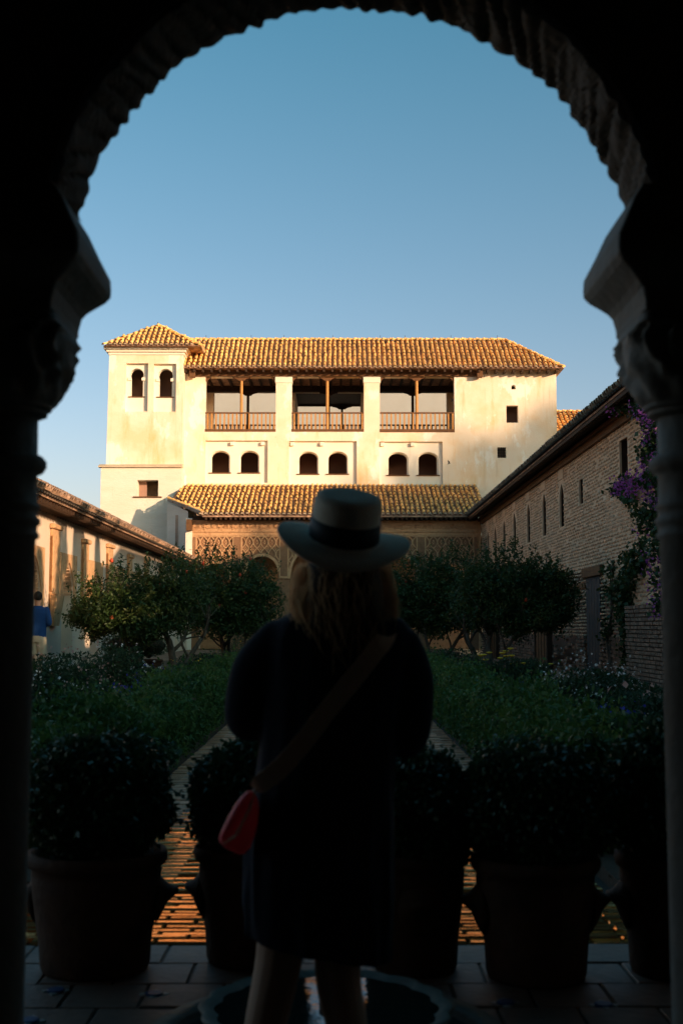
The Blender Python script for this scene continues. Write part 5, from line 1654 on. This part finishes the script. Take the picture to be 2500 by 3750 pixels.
# hair: core darkened as shaded, rim light put into the pale side strands
hmb = MB()
hr = []
for (py, xa, xb, dy, dep) in ((2060,1110,1400,-.02,.10),(2120,1098,1415,-.03,.105),(2200,1088,1428,-.04,.10),(2290,1100,1432,-.055,.085),(2370,1128,1418,-.075,.06),(2440,1180,1385,-.09,.035),(2500,1235,1330,-.095,.015)):
    p = W((xa+xb)/2, py, dy); w = (W(xb,py,dy).x - W(xa,py,dy).x)/2
    hr.append([(q[0] + .006*math.sin(j*2.2), q[1] + .006*math.sin(j*3.1), q[2]) for j, q in enumerate(ell(p.x, YWm+dy, p.z, w*.86, dep, 28, 2.2))])
hmb.loft(hr)
hb = hmb.build('hair', 'hair_core', woman, smooth=True)
rng = np.random.default_rng(200)
sv, sf = [], []
for k in range(5200):
    a = rng.uniform(0, 2*math.pi)
    if math.sin(a) < -.2 and rng.random() < .95: continue
    f = rng.uniform(.88, 1.12) if rng.random() < .72 else rng.uniform(1.06, 1.20)
    t0, t1 = rng.uniform(0,.25), rng.uniform(.45,1.0)
    wv, ph, ph2 = rng.uniform(.005,.020), rng.uniform(0,6.28), rng.uniform(0,6.28)
    pts = []
    for s in np.linspace(t0, t1, 9):
        x = s*6; i = min(5, int(x)); g = min(1.3, x-i)
        def ringp(r):
            j = (a/(2*math.pi)*28) % 28; j0 = int(j); u = j-j0
            q0, q1 = np.array(r[j0]), np.array(r[(j0+1)%28]); return q0*(1-u)+q1*u
        q = ringp(hr[i])*(1-g) + ringp(hr[i+1])*g
        cc = (np.mean(np.array(hr[i]),0)*(1-g) + np.mean(np.array(hr[i+1]),0)*g)
        q = cc + (q-cc)*(f*(1+.13*(1 - s)*(.3 + rng.random()*.02)) + .05) + np.array([math.sin(s*14+ph), math.cos(s*12+ph2), 0])*wv
        pts.append(q)
    w = .0009
    tang = np.array([math.sin(a+1.57), math.cos(a), 0])
    base = len(sv)
    for q in pts:
        sv.append(q - np.array([w,0,0])); sv.append(q + np.array([w*.6,w,0]))
    for i in range(8): sf.append((base+2*i, base+2*i+1, base+2*i+3, base+2*i+2))
sv = np.array(sv); o_ = np.array([0, YWm, 1.2])
link_mesh('hair_strands', np_mesh('hair_strands', sv-o_, np.array(sf)), o_, 'hair_rim_light', hb, kind='stuff')
# hat, tipped back
hat_c = W(1258, 1975, 0)
tilt = Matrix.Rotation(R(-17), 4, 'X') @ Matrix.Rotation(R(0), 4, 'Y')
roll = Matrix.Rotation(R(7.5), 4, 'Y')
HM = Matrix.Translation(hat_c) @ roll @ Matrix.Rotation(R(21), 4, 'X')
def hat_ring(r, z, n=64, sx=1.0, sy=1.0, up=0.0):
    out = []
    for j in range(n):
        a = 2*math.pi*j/n
        out.append(HM @ Vector((r*sx*math.cos(a), r*sy*math.sin(a), z + up*math.cos(2*a))))
    return out
hm = MB()
hm.loft([hat_ring(.086,-.004,64,1,1.12), hat_ring(.105,-.005,64,1,1.1,.002), hat_ring(.15,-.008,64,1,1.05,.010), hat_ring(.186,-.012,64,1,1.03,.020), hat_ring(.189,-.009,64,1,1.03,.020), hat_ring(.186,-.006,64,1,1.03,.020), hat_ring(.15,-.002,64,1,1.05,.010), hat_ring(.105,.002,64,1,1.1,.002),
         hat_ring(.097,.010,64,1,1.12), hat_ring(.095,.05,64,1,1.12), hat_ring(.0945,.09,64,1,1.12), hat_ring(.0935,.112,64,1,1.12), hat_ring(.088,.124,64,1,1.12), hat_ring(.07,.130,64,1,1.12), hat_ring(.03,.128,64,1,1.12)])
ht = hm.build('hat', 'felt', woman, smooth=True)
rb = MB(); rb.loft([hat_ring(.0985,.004,64,1,1.12), hat_ring(.1002,.006,64,1,1.12), hat_ring(.0985,.060,64,1,1.12), hat_ring(.0965,.062,64,1,1.12)], cap=False)
rb.build('hat_band', 'ribbon', ht, smooth=True)
for s, o2 in ((al,-.02),(ar_,.02)):
    f = MB(); f.tube([s+Vector((0,-.07,-.072)), s+Vector((0,0,-.07)), s+Vector((o2,.10,-.074)), s+Vector((o2,.19,-.078))], [.03,.042,.04,.02], 12)
    remesh(f.build('shoe', 'shoe', woman), .006, 2)

bag = thing('shoulder_bag', 'red pouch bag on a brown strap worn across the dark dress', 'bag', W(850, 3130, -.10))
bp = [W(930,2885,-.13), W(955,2960,-.12), W(935,3060,-.12), W(905,3140,-.12), W(850,3120,-.13), W(790,3085,-.14), W(815,3030,-.15), W(855,2950,-.15), W(895,2900,-.15)]
bb = MB()
cen_ = sum((Vector(p) for p in bp), Vector())/len(bp)
rings = []
for (dy, k) in ((-.045,.55),(-.038,.85),(-.015,1.0),(.02,1.0),(.045,.85),(.052,.5)):
    rings.append([cen_ + (Vector(p)-cen_)*k + Vector((0,dy,0)) for p in bp])
bb.loft(rings)
bo = bb.build('pouch', 'bag_red', bag, smooth=True)
sb = bo.modifiers.new('sub', 'SUBSURF'); sb.levels = 2; sb.render_levels = 2
MB().tube([W(938,2880,-.12), W(915,2960,-.185), W(865,3060,-.19), W(820,3088,-.17)], [.004]*4, 6).build('zip_seam', 'strap_brown', bag)
# strap: follows the back from the right shoulder to the left hip, over the shoulder and round the front
sp = [(1390,2262,.05),(1415,2262,.0),(1412,2330,-.10),(1360,2400,-.137),(1290,2490,-.142),(1200,2600,-.145),(1110,2720,-.148),(1020,2820,-.15),(950,2875,-.142),(935,2890,-.13)]
sm_ = MB(); P, _ = limb_pts([W(a, b_, c) for a, b_, c in sp], [1]*len(sp), 6)
vs = []
for i, p in enumerate(P):
    t = (P[min(i+1,len(P)-1)] - P[max(i-1,0)]).normalized()
    n_ = Vector((0,-1,0)) if i > 10 else Vector((0,-.4,1)).normalized()
    s = t.cross(n_).normalized()
    w = .026 if i < len(P)-8 else .026 - .002*(i-len(P)+8)
    vs += [p - s*w + n_*.004, p + s*w + n_*.004, p + s*w - n_*.002, p - s*w - n_*.002]
k = len(P)
fs = []
for i in range(k-1):
    for j in range(4): fs.append((4*i+j, 4*i+(j+1)%4, 4*i+4+(j+1)%4, 4*i+4+j))
sm_.add(vs, fs); sm_.build('strap', 'strap_brown', bag, smooth=False)

# ---- the man on the left path
mX, mY, mz = -6.20, 25.0, .33
man = thing('person', 'man from behind in blue shirt and beige shorts by the white wall', 'person', (mX, mY, mz))
S = 1.0
b = MB()
hh = Vector((mX, mY, mz+1.64))
b.ball(hh, .08, .10, .12, 14, 10); b.ball(hh+Vector((-.03,.05,-.05)), .05,.05,.06, 10, 8)
chain(b, [hh+Vector((-.06,.08,0)), hh+Vector((-.07,.10,-.03))], [.011,.015], 8, 2)
for s in (-1, 1): b.ball(hh+Vector((s*.08,-.01,-.01)), .012,.02,.03, 8, 6)
chain(b, [hh+Vector((0,-.01,-.08)), Vector((mX,mY,mz+1.42))], [.06,.065], 12)
b.loft([ell(mX,mY,mz+.86,.16,.11), ell(mX,mY,mz+1.05,.155,.11), ell(mX,mY,mz+1.3,.19,.12), ell(mX,mY,mz+1.42,.14,.09)])
for s in (-1, 1):
    sh = Vector((mX+s*.19, mY, mz+1.40)); el = Vector((mX+s*.25, mY-.03, mz+1.12)); wr = Vector((mX+s*.10, mY+.20, mz+1.10))
    chain(b, [sh, el, wr], [.055,.045,.03], 12)
    hand(b, wr, (-s*.8,.2,.1), (0,-.5,.6), s)
    hp = Vector((mX+s*.09, mY, mz+.86)); kn = Vector((mX+s*.10+.01, mY+.03*s, mz+.48)); an = Vector((mX+s*.11-.01, mY-.06*s, mz+.09))
    chain(b, [hp, kn, (kn+an)/2+Vector((0,-.02,.04)), an], [.09,.06,.058,.036], 12)
    foot(b, an, (0,1,0))
remesh(b.build('body', 'skin', man), .011, 3)
sh_ = MB()
sh_.loft([ell(mX,mY,mz+.82,.185,.135), ell(mX,mY,mz+.95,.185,.135), ell(mX,mY,mz+1.15,.188,.135), ell(mX,mY,mz+1.32,.21,.135), ell(mX,mY,mz+1.42,.17,.11), ell(mX,mY,mz+1.47,.08,.075)])
for s in (-1, 1):
    sh = Vector((mX+s*.18, mY, mz+1.40)); el = Vector((mX+s*.25, mY-.03, mz+1.12)); wr = Vector((mX+s*.15, mY+.14, mz+1.10))
    chain(sh_, [sh, el, wr], [.068,.060,.048], 12)
remesh(sh_.build('shirt', 'shirt_blue', man), .013, 5)
so = MB()
so.loft([ell(mX,mY,mz+.72,.185,.14), ell(mX,mY,mz+.86,.18,.135), ell(mX,mY,mz+.93,.165,.125)])
for s in (-1, 1):
    so.loft([ell(mX+s*.10+.01,mY+.02*s,mz+.46,.088,.092), ell(mX+s*.098,mY,mz+.6,.098,.105), ell(mX+s*.09,mY,mz+.78,.10,.13)])
remesh(so.build('shorts', 'shorts_beige', man), .013, 4)
hm2 = MB(); hm2.ball(hh+Vector((.005,-.02,.025)), .088,.10,.11, 16, 10)
hm2.build('hair', 'hair_dark', man, smooth=True)
for s in (-1, 1):
    an = Vector((mX+s*.11-.01, mY-.06*s, mz+.09))
    f = MB(); f.tube([an+Vector((0,-.08,-.05)), an+Vector((0,0,-.045)), an+Vector((0,.1,-.05)), an+Vector((0,.19,-.06))], [.035,.046,.044,.026], 12)
    remesh(f.build('shoe', 'shoe', man), .011, 2)

# ================================================================== swallows in front of the palace
for (px, py, Y, rot, lab) in ((1643, 1697, 50, .5, 'swallow with raised wing flying before the shaded palace wall'), (1655, 1468, 52, -.7, 'swallow passing the open loggia')):
    q = at(px, py, Y)
    t = thing('swallow', lab, 'bird', q)
    c, s = math.cos(rot), math.sin(rot)
    MB().tube([q+Vector((-.08*c,0,-.05)), q+Vector((-.03*c,0,-.01)), q+Vector((.03*c,0,.01)), q+Vector((.07*c,0,.0))], [.004,.018,.018,.006], 7).build('body', 'bird_black', t)
    for w in (-1, 1):
        MB().add([q+Vector((-.02,0,0)), q+Vector((.03,0,.0)), q+Vector((.01+.03*w,.06*w,.09)), q+Vector((-.05*c,.14*w,.15))], [(0,1,2,3)]).build('wing', 'bird_black', t)
    MB().add([q+Vector((-.07*c,0,-.045)), q+Vector((-.15*c,.03,-.07)), q+Vector((-.11*c,0,-.055)), q+Vector((-.15*c,-.03,-.07))], [(0,1,2,3)]).build('tail', 'bird_black', t)
